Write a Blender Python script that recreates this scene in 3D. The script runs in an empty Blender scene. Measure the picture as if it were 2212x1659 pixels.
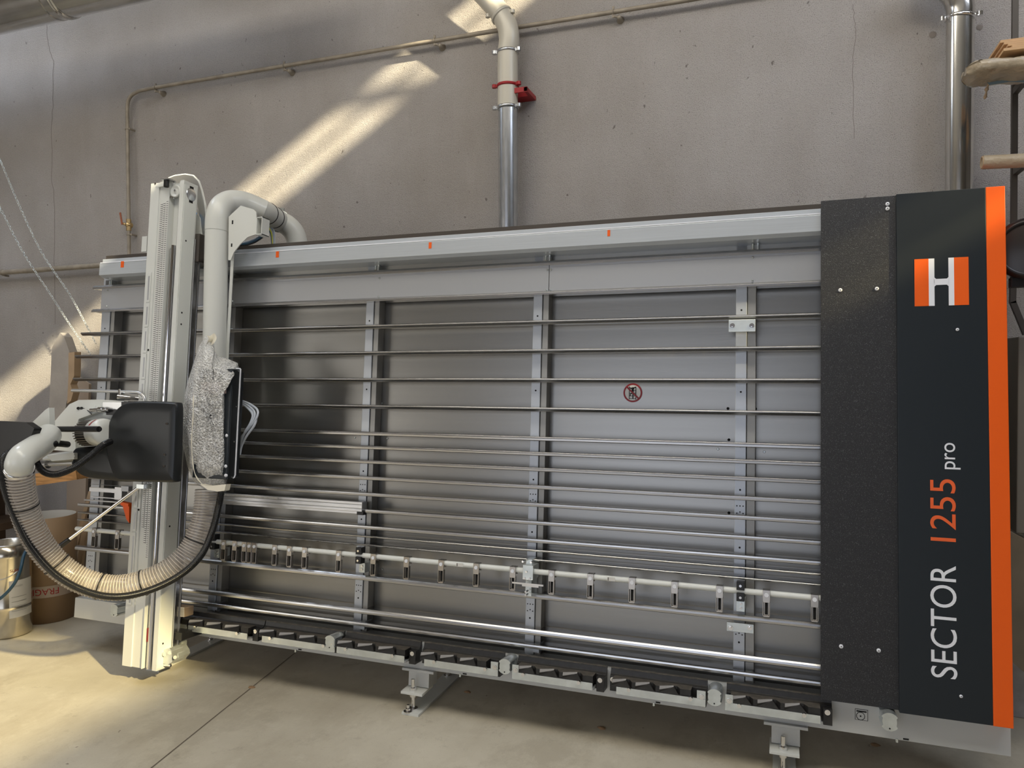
import bpy, math, random
from mathutils import Vector, Matrix, noise
from math import sin, cos, pi, radians
random.seed(7)
scene = bpy.context.scene
COL = scene.collection

# ------------------------------------------------------------------ camera
F = 1612.4
YAW, PIT, ROL = radians(19.937), radians(-1.1455), radians(-0.1976)
fw = Vector((-sin(YAW)*cos(PIT), cos(YAW)*cos(PIT), sin(PIT)))
r0 = Vector((cos(YAW), sin(YAW), 0)); u0 = r0.cross(fw)
cr = r0*cos(ROL)+u0*sin(ROL); cu = u0*cos(ROL)-r0*sin(ROL)
EYE = Vector((0, 0, 1.65))
cd = bpy.data.cameras.new('camera'); cam = bpy.data.objects.new('camera', cd); COL.objects.link(cam)
cam.matrix_world = Matrix(((cr.x, cu.x, -fw.x, EYE.x), (cr.y, cu.y, -fw.y, EYE.y), (cr.z, cu.z, -fw.z, EYE.z), (0, 0, 0, 1)))
cd.sensor_fit = 'HORIZONTAL'; cd.sensor_width = 36; cd.lens = 36*F/2212; cd.clip_start = .05
scene.camera = cam

# ------------------------------------------------------------------ light
scene.view_settings.view_transform = 'Standard'; scene.view_settings.look = 'None'
scene.view_settings.gamma = 1; scene.view_settings.exposure = 0.17
scene.view_settings.use_curve_mapping = False
wd = bpy.data.worlds.new('sky'); scene.world = wd; wd.use_nodes = True
wd.node_tree.nodes['Background'].inputs[0].default_value = (.62, .74, 1, 1)
wd.node_tree.nodes['Background'].inputs[1].default_value = 1.0
ZR = 5.5   # roof height
SUN = Vector((-1, .45, -.58)).normalized()
sl = bpy.data.lights.new('sun', 'SUN'); sl.energy = 15; sl.angle = radians(1.2); sl.color = (1, .87, .60)
so = bpy.data.objects.new('sun', sl); COL.objects.link(so); so.location = (9, 1, 7)
so.rotation_euler = SUN.to_track_quat('-Z', 'Y').to_euler()

def area(name, loc, tgt, sx, sy, power, color):
    l = bpy.data.lights.new(name, 'AREA'); l.shape = 'RECTANGLE'; l.size = sx; l.size_y = sy
    l.energy = power; l.color = color
    o = bpy.data.objects.new(name, l); COL.objects.link(o); o.location = loc
    o.rotation_euler = (Vector(tgt)-Vector(loc)).to_track_quat('-Z', 'Y').to_euler()
    return o
# daylight entering through the translucent roof strips; door and west lamps are added fill
area('skylight_main', (-1.2, 1.0, ZR-.06), (-1.2, 1.6, 0), 5.5, 1.4, 135, (1, .93, .80))
area('skylight_west', (-5.8, 2.6, ZR-.06), (-5.6, 3.2, 2), 1.6, 1.2, 58, (.80, .88, 1))
area('skylight_east', (2.6, 2.2, ZR-.06), (1.6, 3.6, 2), 1.8, 1.6, 78, (.80, .87, 1))
area('door_fill', (-2.0, -5.7, 2.0), (-2.0, 3, 1.2), 4.5, 3.2, 36, (1, .96, .9))  # unseen door behind the camera, added as front fill
area('west_fill', (-8.6, -2.9, 1.9), (-2, 1.0, 1.2), 5.2, 2.6, 110, (1, .97, .92))  # no window there; lamp added to brighten the left back sheet

# ------------------------------------------------------------------ geometry of the place
LEAN = radians(5.2125); D0 = 3.4; WY = 4.1
TV = Vector((0, sin(LEAN), cos(LEAN))); NV = Vector((0, -cos(LEAN), sin(LEAN)))  # up the machine / out of it
P0 = Vector((0, D0, EYE.z))
def G(u, o, v): return Vector((u, 0, 0))+P0+TV*v+NV*o
def ray(px, py): return fw+cr*((px-1106)/F)-cu*((py-829.5)/F)
def UV(px, py, off=0):
    d = ray(px, py); k = ((P0-EYE).dot(NV)+off)/d.dot(NV); P = EYE+d*k
    return P.x, (P-P0).dot(TV)
def AT(px, py, off=0):
    u, v = UV(px, py, off); return G(u, off, v)
def YW(px, py, y): d = ray(px, py); return EYE+d*(y/d.y)
def FL(px, py, z=0): d = ray(px, py); return EYE+d*((z-EYE.z)/d.z)

class MB:
    def __init__(s): s.v = []; s.f = []; s.sm = []; s.mi = []; s.m = 0
    def add(s, vs, fs, smooth=False):
        b = len(s.v); s.v += [Vector(p) for p in vs]
        for f in fs: s.f.append([b+i for i in f]); s.sm.append(smooth); s.mi.append(s.m)
        return s
    def box8(s, p):  # p[0..3] one side loop, p[4..7] opposite
        return s.add(p, [(0, 3, 2, 1), (4, 5, 6, 7), (0, 1, 5, 4), (1, 2, 6, 5), (2, 3, 7, 6), (3, 0, 4, 7)])
    def box(s, x0, x1, y0, y1, z0, z1):
        return s.box8([(x0, y0, z0), (x1, y0, z0), (x1, y1, z0), (x0, y1, z0), (x0, y0, z1), (x1, y0, z1), (x1, y1, z1), (x0, y1, z1)])
    def g(s, u0, u1, o0, o1, v0, v1):   # box in machine axes
        return s.box8([G(u0, o1, v0), G(u1, o1, v0), G(u1, o0, v0), G(u0, o0, v0), G(u0, o1, v1), G(u1, o1, v1), G(u1, o0, v1), G(u0, o0, v1)])
    def px(s, x0, y0, x1, y1, o0, o1):  # box whose front face (off o1) covers a rectangle of the machine
        a = UV(x0, y0, o1); b = UV(x1, y1, o1)
        return s.g(a[0], b[0], o0, o1, b[1], a[1])
    def ob(s, c, a, b, h):
        c = Vector(c); a = Vector(a); b = Vector(b); h = Vector(h)
        return s.box8([c-a-b-h, c+a-b-h, c+a+b-h, c-a+b-h, c-a-b+h, c+a-b+h, c+a+b+h, c-a+b+h])
    def bar(s, p0, p1, w, h, up=(0, 0, 1)):
        p0 = Vector(p0); p1 = Vector(p1); d = (p1-p0); a = d.normalized().cross(Vector(up)).normalized(); b = a.cross(d.normalized())
        return s.ob((p0+p1)/2, a*w/2, b*h/2, d/2)
    def tube(s, pts, r, n=16, cap=True, closed=False):
        pts = [Vector(p) for p in pts]; m = len(pts)
        rr = r if isinstance(r, (list, tuple)) else [r]*m
        t = []
        for i in range(m):
            if closed: d = pts[(i+1) % m]-pts[i-1]
            else: d = pts[min(i+1, m-1)]-pts[max(i-1, 0)]
            t.append(d.normalized() if d.length > 1e-9 else (t[-1] if t else Vector((0, 0, 1))))
        a = t[0].orthogonal().normalized(); vs = []
        for i in range(m):
            a = (a-t[i]*a.dot(t[i])).normalized(); b = t[i].cross(a)
            for k in range(n):
                an = 2*pi*k/n; vs.append(pts[i]+(a*cos(an)+b*sin(an))*rr[i])
        fs = []
        for i in range(m if closed else m-1):
            j = (i+1) % m
            for k in range(n): fs.append((i*n+k, i*n+(k+1) % n, j*n+(k+1) % n, j*n+k))
        s.add(vs, fs, True)
        if cap and not closed:
            s.add(vs[:n], [tuple(range(n))[::-1]]); s.add(vs[-n:], [tuple(range(n))])
        return s
    def cyl(s, p0, p1, r, r1=None, n=20): return s.tube([p0, p1], [r, r if r1 is None else r1], n)
    def lathe(s, base, axis, prof, n=28):
        axis = Vector(axis).normalized(); base = Vector(base); a = axis.orthogonal().normalized(); b = axis.cross(a)
        vs = []
        for (r, h) in prof:
            for k in range(n):
                an = 2*pi*k/n; vs.append(base+axis*h+(a*cos(an)+b*sin(an))*r)
        fs = []
        for i in range(len(prof)-1):
            for k in range(n): fs.append((i*n+k, i*n+(k+1) % n, (i+1)*n+(k+1) % n, (i+1)*n+k))
        return s.add(vs, fs, True)
    def prism(s, front, back, smooth=False):
        n = len(front); vs = list(front)+list(back)
        s.add(vs, [tuple(range(n)), tuple(range(2*n-1, n-1, -1))])
        s.add(vs, [(i, i+n, (i+1) % n+n, (i+1) % n) for i in range(n)], smooth)
        return s
    def poly(s, pts, o0, o1):   # pixel outline laid on the machine plane at offset o1, thickness down to o0
        q = [UV(x, y, o1) for x, y in pts]
        return s.prism([G(u, o1, v) for u, v in q], [G(u, o0, v) for u, v in q])
    def ext(s, prof, u0, u1):   # profile of (off, v) swept along the machine
        return s.prism([G(u0, o, v) for o, v in prof], [G(u1, o, v) for o, v in prof])
    def rings(s, rings, smooth=True, cap=True):
        n = len(rings[0]); vs = [p for r in rings for p in r]
        fs = [(i*n+k, i*n+(k+1) % n, (i+1)*n+(k+1) % n, (i+1)*n+k) for i in range(len(rings)-1) for k in range(n)]
        s.add(vs, fs, smooth)
        if cap: s.add(rings[-1], [tuple(range(n))], smooth); s.add(rings[0], [tuple(range(n))[::-1]])
        return s
    def grid(s, fn, nx, ny, smooth=True):
        vs = [fn(i/nx, j/ny) for j in range(ny+1) for i in range(nx+1)]
        return s.add(vs, [(j*(nx+1)+i, j*(nx+1)+i+1, (j+1)*(nx+1)+i+1, (j+1)*(nx+1)+i) for j in range(ny) for i in range(nx)], smooth)

LOC = {}
def link(name, mesh, mats, parent=None, bevel=0, origin=None):
    xs = [v for v in mesh.v]
    mn = Vector([min(p[i] for p in xs) for i in range(3)]); mx = Vector([max(p[i] for p in xs) for i in range(3)])
    o = origin if origin is not None else Vector(((mn.x+mx.x)/2, (mn.y+mx.y)/2, mn.z))
    me = bpy.data.meshes.new(name); me.from_pydata([p-o for p in xs], [], mesh.f); 
    for i, p in enumerate(me.polygons): p.use_smooth = mesh.sm[i]; p.material_index = mesh.mi[i]
    for m in (mats if isinstance(mats, (list, tuple)) else [mats]): me.materials.append(m)
    me.update()
    import bmesh
    bm = bmesh.new(); bm.from_mesh(me); bmesh.ops.recalc_face_normals(bm, faces=bm.faces); bm.to_mesh(me); bm.free()
    ob = bpy.data.objects.new(name, me); COL.objects.link(ob)
    if parent is not None:
        ob.parent = parent; ob.location = o-LOC[parent.name]
    else: ob.location = o
    LOC[ob.name] = Vector(o)
    if bevel:
        b = ob.modifiers.new('bevel', 'BEVEL'); b.width = bevel; b.segments = 2; b.limit_method = 'ANGLE'; b.angle_limit = radians(40); b.harden_normals = False
    return ob
def tag(o, label, cat, group=None, kind=None):
    o['label'] = label; o['category'] = cat
    if group: o['group'] = group
    if kind: o['kind'] = kind
    return o
def thing(name, loc, label, cat, group=None):
    o = bpy.data.objects.new(name, None); COL.objects.link(o); o.location = loc; o.empty_display_size = .1
    LOC[o.name] = Vector(loc); return tag(o, label, cat, group)
def struct(name, mesh, mat, parent=None, bevel=0):
    o = link(name, mesh, mat, parent, bevel); o['kind'] = 'structure'; return o
def spline(pts, n=10):
    pts = [Vector(p) for p in pts]; out = []
    for i in range(len(pts)-1):
        a = pts[max(i-1, 0)]; b = pts[i]; c = pts[i+1]; d = pts[min(i+2, len(pts)-1)]
        for k in range(n):
            t = k/n
            out.append(.5*((2*b)+(c-a)*t+(2*a-5*b+4*c-d)*t*t+(3*b-a-3*c+d)*t*t*t))
    out.append(pts[-1]); return out
def even(pts, step):
    L = [0]
    for i in range(1, len(pts)): L.append(L[-1]+(pts[i]-pts[i-1]).length)
    n = max(2, int(L[-1]/step)); out = []; j = 0
    for k in range(n+1):
        s = L[-1]*k/n
        while j < len(L)-2 and L[j+1] < s: j += 1
        out.append(pts[j].lerp(pts[j+1], 0 if L[j+1] == L[j] else (s-L[j])/(L[j+1]-L[j])))
    return out

# ------------------------------------------------------------------ materials
def mat(name, col, rough=.5, metal=0, bump=0, bscale=200, var=0, vscale=5, stretch=None, coat=0, alpha=1, trans=0, ior=1.45, spec=None, bdist=.002):
    m = bpy.data.materials.new(name); m.use_nodes = True; nt = m.node_tree; N = nt.nodes; L = nt.links
    b = N['Principled BSDF']; b.inputs['Base Color'].default_value = (*col, 1); b.inputs['Roughness'].default_value = rough
    b.inputs['Metallic'].default_value = metal; b.inputs['Coat Weight'].default_value = coat; b.inputs['Alpha'].default_value = alpha
    b.inputs['Transmission Weight'].default_value = trans; b.inputs['IOR'].default_value = ior
    if spec is not None: b.inputs['Specular IOR Level'].default_value = spec
    if bump or var:
        tc = N.new('ShaderNodeTexCoord'); mp = N.new('ShaderNodeMapping'); L.new(tc.outputs['Object'], mp.inputs[0])
        if stretch: mp.inputs['Scale'].default_value = stretch
    if bump:
        n = N.new('ShaderNodeTexNoise'); n.inputs['Scale'].default_value = bscale; n.inputs['Detail'].default_value = 3
        L.new(mp.outputs[0], n.inputs[0]); bp = N.new('ShaderNodeBump'); bp.inputs['Strength'].default_value = bump; bp.inputs['Distance'].default_value = bdist
        L.new(n.outputs[0], bp.inputs['Height']); L.new(bp.outputs[0], b.inputs['Normal'])
    if var:
        n2 = N.new('ShaderNodeTexNoise'); n2.inputs['Scale'].default_value = vscale; n2.inputs['Detail'].default_value = 5; L.new(mp.outputs[0], n2.inputs[0])
        r = N.new('ShaderNodeMapRange'); r.inputs[1].default_value = .3; r.inputs[2].default_value = .7; r.inputs[3].default_value = 1-var; r.inputs[4].default_value = 1+var
        L.new(n2.outputs[0], r.inputs[0]); mx = N.new('ShaderNodeVectorMath'); mx.operation = 'SCALE'; mx.inputs[0].default_value = col
        L.new(r.outputs[0], mx.inputs['Scale']); L.new(mx.outputs[0], b.inputs['Base Color'])
    return m
def nmix(N, L, fac, a, b, ty='MIX'):
    x = N.new('ShaderNodeMix'); x.data_type = 'RGBA'; x.blend_type = ty
    for s, v in ((x.inputs[0], fac), (x.inputs[6], a), (x.inputs[7], b)):
        if hasattr(v, 'links'): L.new(v, s)
        else: s.default_value = v if isinstance(v, float) else (*v, 1)
    return x.outputs[2]
def ramp(N, L, src, a, b, va=0., vb=1.):
    r = N.new('ShaderNodeMapRange'); r.inputs[1].default_value = a; r.inputs[2].default_value = b; r.inputs[3].default_value = va; r.inputs[4].default_value = vb
    L.new(src, r.inputs[0]); return r.outputs[0]
def tex(N, L, vec, scale, detail=4, rough=.5, kind='Noise', stretch=None):
    if stretch:
        mp = N.new('ShaderNodeMapping'); mp.inputs['Scale'].default_value = stretch; L.new(vec, mp.inputs[0]); vec = mp.outputs[0]
    n = N.new('ShaderNodeTex'+kind); n.inputs['Scale'].default_value = scale
    if kind == 'Noise': n.inputs['Detail'].default_value = detail; n.inputs['Roughness'].default_value = rough
    L.new(vec, n.inputs[0]); return n.outputs[0]

def plaster():
    m = bpy.data.materials.new('wall_plaster'); m.use_nodes = True; N = m.node_tree.nodes; L = m.node_tree.links; b = N['Principled BSDF']
    g = N.new('ShaderNodeNewGeometry').outputs['Position']
    c = nmix(N, L, ramp(N, L, tex(N, L, g, .55, 4, .6), .35, .65), (.395, .365, .335), (.53, .505, .49))
    c = nmix(N, L, ramp(N, L, tex(N, L, g, 1.6, 5, .65, stretch=(1, 1, .35)), .45, .75, 0, .45), c, (.35, .31, .265))
    c = nmix(N, L, ramp(N, L, tex(N, L, g, 3.0, 6, .7, stretch=(1.6, 1, .5)), .55, .8, 0, .35), c, (.60, .57, .55))
    # dark flecks
    fl = tex(N, L, g, 30, 2, .5, stretch=(1, 1, .7)); c = nmix(N, L, ramp(N, L, fl, .70, .75, 0, .7), c, (.12, .10, .09))
    fine = tex(N, L, g, 210, 2, .7); c = nmix(N, L, ramp(N, L, fine, .55, .68, 0, .7), c, (.17, .14, .12))
    L.new(c, b.inputs['Base Color']); b.inputs['Roughness'].default_value = .92
    b.inputs['Specular IOR Level'].default_value = .2
    bp = N.new('ShaderNodeBump'); bp.inputs['Strength'].default_value = 1.0; bp.inputs['Distance'].default_value = .007
    ad = N.new('ShaderNodeMath'); ad.operation = 'ADD'; L.new(tex(N, L, g, 75, 5, .75), ad.inputs[0]); L.new(fine, ad.inputs[1])
    L.new(ad.outputs[0], bp.inputs['Height']); L.new(bp.outputs[0], b.inputs['Normal'])
    return m
def concrete():
    m = bpy.data.materials.new('floor_concrete'); m.use_nodes = True; N = m.node_tree.nodes; L = m.node_tree.links; b = N['Principled BSDF']
    g = N.new('ShaderNodeNewGeometry').outputs['Position']
    c = nmix(N, L, ramp(N, L, tex(N, L, g, .9, 6, .6), .35, .65), (.47, .425, .335), (.64, .595, .49))
    c = nmix(N, L, ramp(N, L, tex(N, L, g, 3.2, 7, .7, stretch=(1, .45, 1)), .5, .78, 0, .6), c, (.38, .33, .25))
    c = nmix(N, L, ramp(N, L, tex(N, L, g, 9, 6, .7), .55, .8, 0, .5), c, (.72, .68, .58))
    c = nmix(N, L, ramp(N, L, tex(N, L, g, 24, 3, .5), .73, .77, 0, .75), c, (.13, .085, .055))
    st_ = tex(N, L, g, 1.7, 8, .75, stretch=(1, .7, 1)); c = nmix(N, L, ramp(N, L, st_, .52, .60, 0, .28), c, (.30, .26, .19))
    c = nmix(N, L, ramp(N, L, tex(N, L, g, 5.5, 9, .8), .58, .66, 0, .35), c, (.27, .235, .175))
    c = nmix(N, L, ramp(N, L, tex(N, L, g, 140, 2, .6), .62, .75, 0, .35), c, (.24, .21, .17))
    L.new(c, b.inputs['Base Color'])
    L.new(ramp(N, L, tex(N, L, g, 2.2, 4, .6), .3, .7, .42, .72), b.inputs['Roughness'])
    bp = N.new('ShaderNodeBump'); bp.inputs['Strength'].default_value = .25; bp.inputs['Distance'].default_value = .002
    L.new(tex(N, L, g, 60, 5, .7), bp.inputs['Height']); L.new(bp.outputs[0], b.inputs['Normal'])
    return m
def laminate():
    m = bpy.data.materials.new('black_grained_laminate'); m.use_nodes = True; N = m.node_tree.nodes; L = m.node_tree.links; b = N['Principled BSDF']
    g = N.new('ShaderNodeNewGeometry').outputs['Position']
    n = tex(N, L, g, 330, 2, .6)
    L.new(nmix(N, L, ramp(N, L, n, .58, .70), (.008, .0085, .011), (.10, .10, .105)), b.inputs['Base Color'])
    b.inputs['Roughness'].default_value = .42; b.inputs['Specular IOR Level'].default_value = .6
    bp = N.new('ShaderNodeBump'); bp.inputs['Strength'].default_value = .9; bp.inputs['Distance'].default_value = .0015
    L.new(n, bp.inputs['Height']); L.new(bp.outputs[0], b.inputs['Normal'])
    return m
def bubblewrap():
    m = bpy.data.materials.new('bubble_wrap_film'); m.use_nodes = True; N = m.node_tree.nodes; L = m.node_tree.links; b = N['Principled BSDF']
    g = N.new('ShaderNodeTexCoord').outputs['Object']
    v = tex(N, L, g, 115, kind='Voronoi'); n = tex(N, L, g, 22, 4, .7)
    b.inputs['Base Color'].default_value = (.97, .97, .96, 1); b.inputs['Roughness'].default_value = .14; b.inputs['Specular IOR Level'].default_value = 1.0
    ad = N.new('ShaderNodeMath'); ad.operation = 'MULTIPLY_ADD'; ad.inputs[1].default_value = 1.5; L.new(n, ad.inputs[0]); L.new(v, ad.inputs[2])
    bp = N.new('ShaderNodeBump'); bp.inputs['Strength'].default_value = 1; bp.inputs['Distance'].default_value = .012
    L.new(ad.outputs[0], bp.inputs['Height']); L.new(bp.outputs[0], b.inputs['Normal'])
    L.new(ramp(N, L, v, .15, .6, .40, .82), b.inputs['Alpha'])
    return m
def ticks(name, base, mark, scale, axis='Z'):
    m = bpy.data.materials.new(name); m.use_nodes = True; N = m.node_tree.nodes; L = m.node_tree.links; b = N['Principled BSDF']
    g = N.new('ShaderNodeTexCoord').outputs['Object']; w = N.new('ShaderNodeTexWave'); w.wave_type = 'BANDS'; w.bands_direction = axis
    w.inputs['Scale'].default_value = scale; L.new(g, w.inputs[0])
    L.new(nmix(N, L, ramp(N, L, w.outputs[1], .55, .75), base, mark), b.inputs['Base Color']); b.inputs['Roughness'].default_value = .4; b.inputs['Metallic'].default_value = .2
    return m

M_WALL = plaster(); M_FLOOR = concrete(); M_LAM = laminate(); M_BUB = bubblewrap()
M_ROOF = mat('roof_paint', (.42, .40, .37), .9)
M_RAIL = mat('brushed_rail_steel', (.52, .52, .525), .24, 1, var=.12, vscale=30, stretch=(.5, 20, 20))
M_RAILB = mat('bright_profile', (.60, .605, .62), .3, .9, bump=.15, bscale=60, stretch=(.3, 30, 30))
M_SHEET = mat('zinc_back_sheet', (.305, .298, .28), .31, .88, bump=.05, bscale=40, stretch=(.4, 8, 8), var=.05, vscale=2)
M_POST = mat('light_grey_post', (.50, .525, .56), .4, .55)
M_POSTD = mat('post_flange_grey', (.37, .365, .35), .45, .5)
M_BEAM = mat('pale_beam_paint', (.56, .60, .645), .3, .35, var=.05, vscale=14, stretch=(.25, 20, 20))
M_BAND = mat('grey_band_sheet', (.42, .43, .45), .42, .6)
M_DARKTOP = mat('dark_beam_top', (.12, .105, .095), .3, .6)
M_PAINT = mat('warm_grey_machine_paint', (.66, .675, .65), .38, 0, coat=.25)
M_WHITE = mat('off_white_paint', (.74, .76, .73), .32, 0, coat=.4)
M_SILL = mat('sill_grey_paint', (.52, .53, .525), .4, .15)
M_ALU = mat('anodised_aluminium', (.66, .665, .66), .28, .9, bump=.1, bscale=50, stretch=(20, 20, .3))
M_ZINC = mat('zinc_plated_steel', (.66, .70, .69), .26, .75, var=.12, vscale=20)
M_CHROME = mat('bright_chrome', (.85, .85, .86), .1, 1)
M_GALV = mat('galvanised_duct_steel', (.58, .60, .63), .27, 1, var=.12, vscale=25, stretch=(3, 3, .6))
M_GALVB = mat('polished_duct_steel', (.66, .65, .63), .17, 1, var=.08, vscale=6)
M_BLACK = mat('black_plastic', (.012, .012, .013), .35)
M_HEAD = mat('satin_black_cover', (.013, .015, .017), .38, 0, bump=.06, bscale=120)
M_ANTH = mat('anthracite_panel_paint', (.012, .017, .022), .42, 0, bump=.1, bscale=700, spec=.45)
M_ORANGE = mat('signal_orange', (.86, .115, .003), .45)
M_OTXT = mat('orange_lettering', (.82, .13, .03), .5)
M_WTXT = mat('white_lettering', (.80, .82, .88), .5)
M_RED = mat('red_enamel', (.33, .015, .02), .4)
M_PIPE = mat('old_painted_pipe', (.32, .28, .225), .55, .25, bump=.4, bscale=80, var=.2, vscale=12)
M_PIPEL = mat('beige_duct_paint', (.55, .52, .45), .35, .1)
M_BRASS = mat('brass_valve', (.55, .40, .2), .35, .9)
M_WOOD = mat('raw_timber', (.45, .235, .085), .7, 0, var=.35, vscale=9, stretch=(1, 8, 8), bump=.2, bscale=40)
M_PLY = mat('plywood_sheet', (.62, .40, .22), .65, 0, var=.15, vscale=20, stretch=(1, 1, 20))
M_KRAFT = mat('kraft_paper', (.42, .30, .19), .8, 0, var=.15, vscale=6, bump=.4, bscale=12)
M_KRAFTL = mat('pale_wrapping_film', (.40, .33, .235), .4, 0, bump=.9, bscale=28, bdist=.01, coat=.5)
M_DRUM = mat('fibre_drum_brown', (.30, .20, .115), .55, .1, var=.12, vscale=5)
M_TIN = mat('steel_pail', (.56, .52, .44), .2, .95, var=.25, vscale=6)
M_LABEL = mat('paper_label', (.66, .65, .62), .6)
M_BLUEH = mat('blue_air_hose', (.03, .085, .14), .35)
M_HOSE = mat('clear_hose_wall', (.50, .45, .41), .14, 0, alpha=.34, spec=.9)
M_RIB = mat('hose_wire_rib', (.60, .55, .50), .2, 0, spec=.8, alpha=.8)
M_COND = mat('black_conduit', (.013, .013, .014), .22)
M_GCABLE = mat('grey_cable', (.55, .60, .68), .4)
M_YEL = mat('yellow_green_cable', (.75, .72, .1), .45)
M_BLUE = mat('bright_blue_cable', (.05, .35, .8), .4)
M_HOLE = mat('hole_black', (.006, .006, .006), .8)
M_FIN = mat('motor_fin_grey', (.20, .185, .165), .45, .4)
M_TICK = ticks('scale_tape', (.74, .74, .72), (.16, .16, .16), 30)
M_TICKX = ticks('scale_tape_long', (.70, .68, .62), (.2, .2, .2), 40, 'X')
M_TAPE = mat('cream_packing_tape', (.78, .74, .62), .35, 0, bump=.4, bscale=30)
M_RUBBER = mat('moulded_rubber', (.022, .021, .020), .36, 0, var=.3, vscale=40)
M_WEDGE = mat('mottled_rubber_top', (.085, .075, .062), .42, 0, var=.4, vscale=50)  # lighter mottled rubber for the top faces
M_BEVEL = mat('rubber_glare', (.36, .35, .34), .14, 0, spec=1.0)  # pale glossy base paints the glare into the tooth bevels
M_UPR = mat('dark_rack_steel', (.10, .09, .08), .5, .5)
M_DIRT = mat('wood_dust', (.32, .2, .11), .9)

# ------------------------------------------------------------------ room shell
FX0, FX1, FY0 = -9.0, 8.6, -6.0
struct('floor', MB().box(FX0, FX1, FY0, WY, -.1, 0), M_FLOOR)
struct('wall_back', MB().box(FX0, FX1, WY, WY+.2, 0, ZR), M_WALL)
struct('wall_left', MB().box(FX0-.2, FX0, FY0, WY+.2, 0, ZR), M_WALL)
struct('wall_right', MB().box(FX1, FX1+.2, FY0, WY+.2, 0, ZR), M_WALL)
w = MB()   # wall behind the camera with the open doorway
w.box(FX0, -4.6, FY0-.2, FY0, 0, ZR); w.box(.6, FX1, FY0-.2, FY0, 0, ZR); w.box(-4.6, .6, FY0-.2, FY0, 3.8, ZR)
struct('wall_front', w, M_WALL)
# roof: slabs around the narrow open light slots
slots = [(1.14, 1.39, .5, 2.375), (1.41, 1.66, .5, 2.375), (1.14, 1.39, 2.465, 3.3), (1.41, 1.66, 2.465, 3.3),
         (5.0, 6.45, -2.6, -.95), (6.02, 6.16, .50, 1.0), (6.26, 6.48, .50, 1.0)]
xs = sorted({FX0-.2, FX1+.2, *[s[0] for s in slots], *[s[1] for s in slots]}); ys = sorted({FY0-.2, WY+.2, *[s[2] for s in slots], *[s[3] for s in slots]})
w = MB()
for i in range(len(xs)-1):
    run = None
    for j in range(len(ys)-1):
        cx, cy = (xs[i]+xs[i+1])/2, (ys[j]+ys[j+1])/2
        if any(s[0] < cx < s[1] and s[2] < cy < s[3] for s in slots):
            if run is not None: w.box(xs[i], xs[i+1], run, ys[j], ZR, ZR+.02); run = None
        elif run is None: run = ys[j]
    if run is not None: w.box(xs[i], xs[i+1], run, ys[-1], ZR, ZR+.02)
struct('ceiling', w, M_ROOF)
# unseen tinted pane, added to dim the sun through the far roof slots
mp_ = bpy.data.materials.new('sun_dimming_pane'); mp_.use_nodes = True; nt_ = mp_.node_tree; nt_.nodes.clear()
tb = nt_.nodes.new('ShaderNodeBsdfTransparent'); tb.inputs[0].default_value = (.62, .60, .52, 1); ou = nt_.nodes.new('ShaderNodeOutputMaterial'); nt_.links.new(tb.outputs[0], ou.inputs[0])
struct('sun_filter_1', MB().box(4.95, 6.5, -2.65, 1.05, ZR+.03, ZR+.04), mp_)
# floor joint and cracks in the plaster
def strip_on_floor(pts, wd):
    m = MB()
    for a, b in zip(pts[:-1], pts[1:]):
        a = Vector(a); b = Vector(b); n = (b-a).cross(Vector((0, 0, 1))).normalized()*wd/2
        m.add([a-n, a+n, b+n, b-n], [(0, 1, 2, 3)])
    return m
fl = lambda x, y: FL(x, y, .0015)
struct('trim_1', strip_on_floor([fl(300, 1680), fl(480, 1535), fl(585, 1452), fl(640, 1408)], .006), mat('joint_filler', (.16, .13, .10), .9))
def crack(pts, wdt):
    m = MB(); q = [YW(x, y, WY-.0015) for x, y in pts]
    q2 = []
    for a, b in zip(q[:-1], q[1:]):
        for k in range(4): q2.append(a.lerp(b, k/4)+Vector((random.uniform(-.004, .004), 0, 0)))
    q2.append(q[-1])
    for a, b in zip(q2[:-1], q2[1:]):
        n = (b-a).cross(Vector((0, 1, 0))).normalized()*wdt/2; m.add([a-n, a+n, b+n, b-n], [(0, 1, 2, 3)])
    return m
M_CRK = mat('crack_dark', (.24, .21, .19), .95)
struct('trim_2', crack([(101, 40), (102, 80), (108, 110), (116, 132), (114, 170), (114, 230), (111, 280), (113, 340), (111, 385), (116, 410), (118, 460), (117, 560), (119, 700)], .004), M_CRK)
struct('trim_3', crack([(1842, 10), (1846, 45), (1850, 70), (1843, 110), (1841, 160), (1843, 200), (1845, 300)], .002), M_CRK)

# ------------------------------------------------------------------ panel saw frame
SAW = thing('panel_saw', G(-1.5, 0, -1.64), 'long upright panel saw with steel slat rails, pale top beam and orange-edged dark end panel', 'panel saw')
def part(name, m, mt, parent=SAW, bevel=0): return link(name, m, mt, parent, bevel)
U0, U1 = UV(240, 800, -.1)[0], .82
vA = UV(1772, 536)[1]
part('back_sheet', MB().g(-4.02, U1, -.135, -.125, -1.40, .56), M_SHEET)
# top beam
bm_ = MB(); a = UV(216, 562, .07); vt = UV(1772, 461.5, .07)[1]; vb = UV(1772, 505, .07)[1]; vt2 = UV(1772, 450.5, .05)[1]
bm_.ext([(-.10, vb), (.045, vb), (.07, vb+.012), (.07, vt-.004), (.066, vt), (.05, vt+.004), (.05, vt2), (-.10, vt2)], a[0], .16)
BEAM = part('top_beam', bm_, M_BEAM, bevel=.0015)
part('beam_cap', MB().g(a[0]+.02, .16, -.12, .046, vt2, UV(1772, 440.5, .046)[1]), M_DARKTOP)
part('beam_trim_line', MB().g(a[0]+.005, .16, .052, .0715, vt-.002, vt+.003), M_WTXT)
for x, y in ((264, 571), (599, 549.5), (929, 530), (1315, 503.5)):
    part('marker_tab', MB().px(x-2.8, y-6.5, x+2.8, y+6.5, .069, .0716), M_ORANGE)
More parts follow.
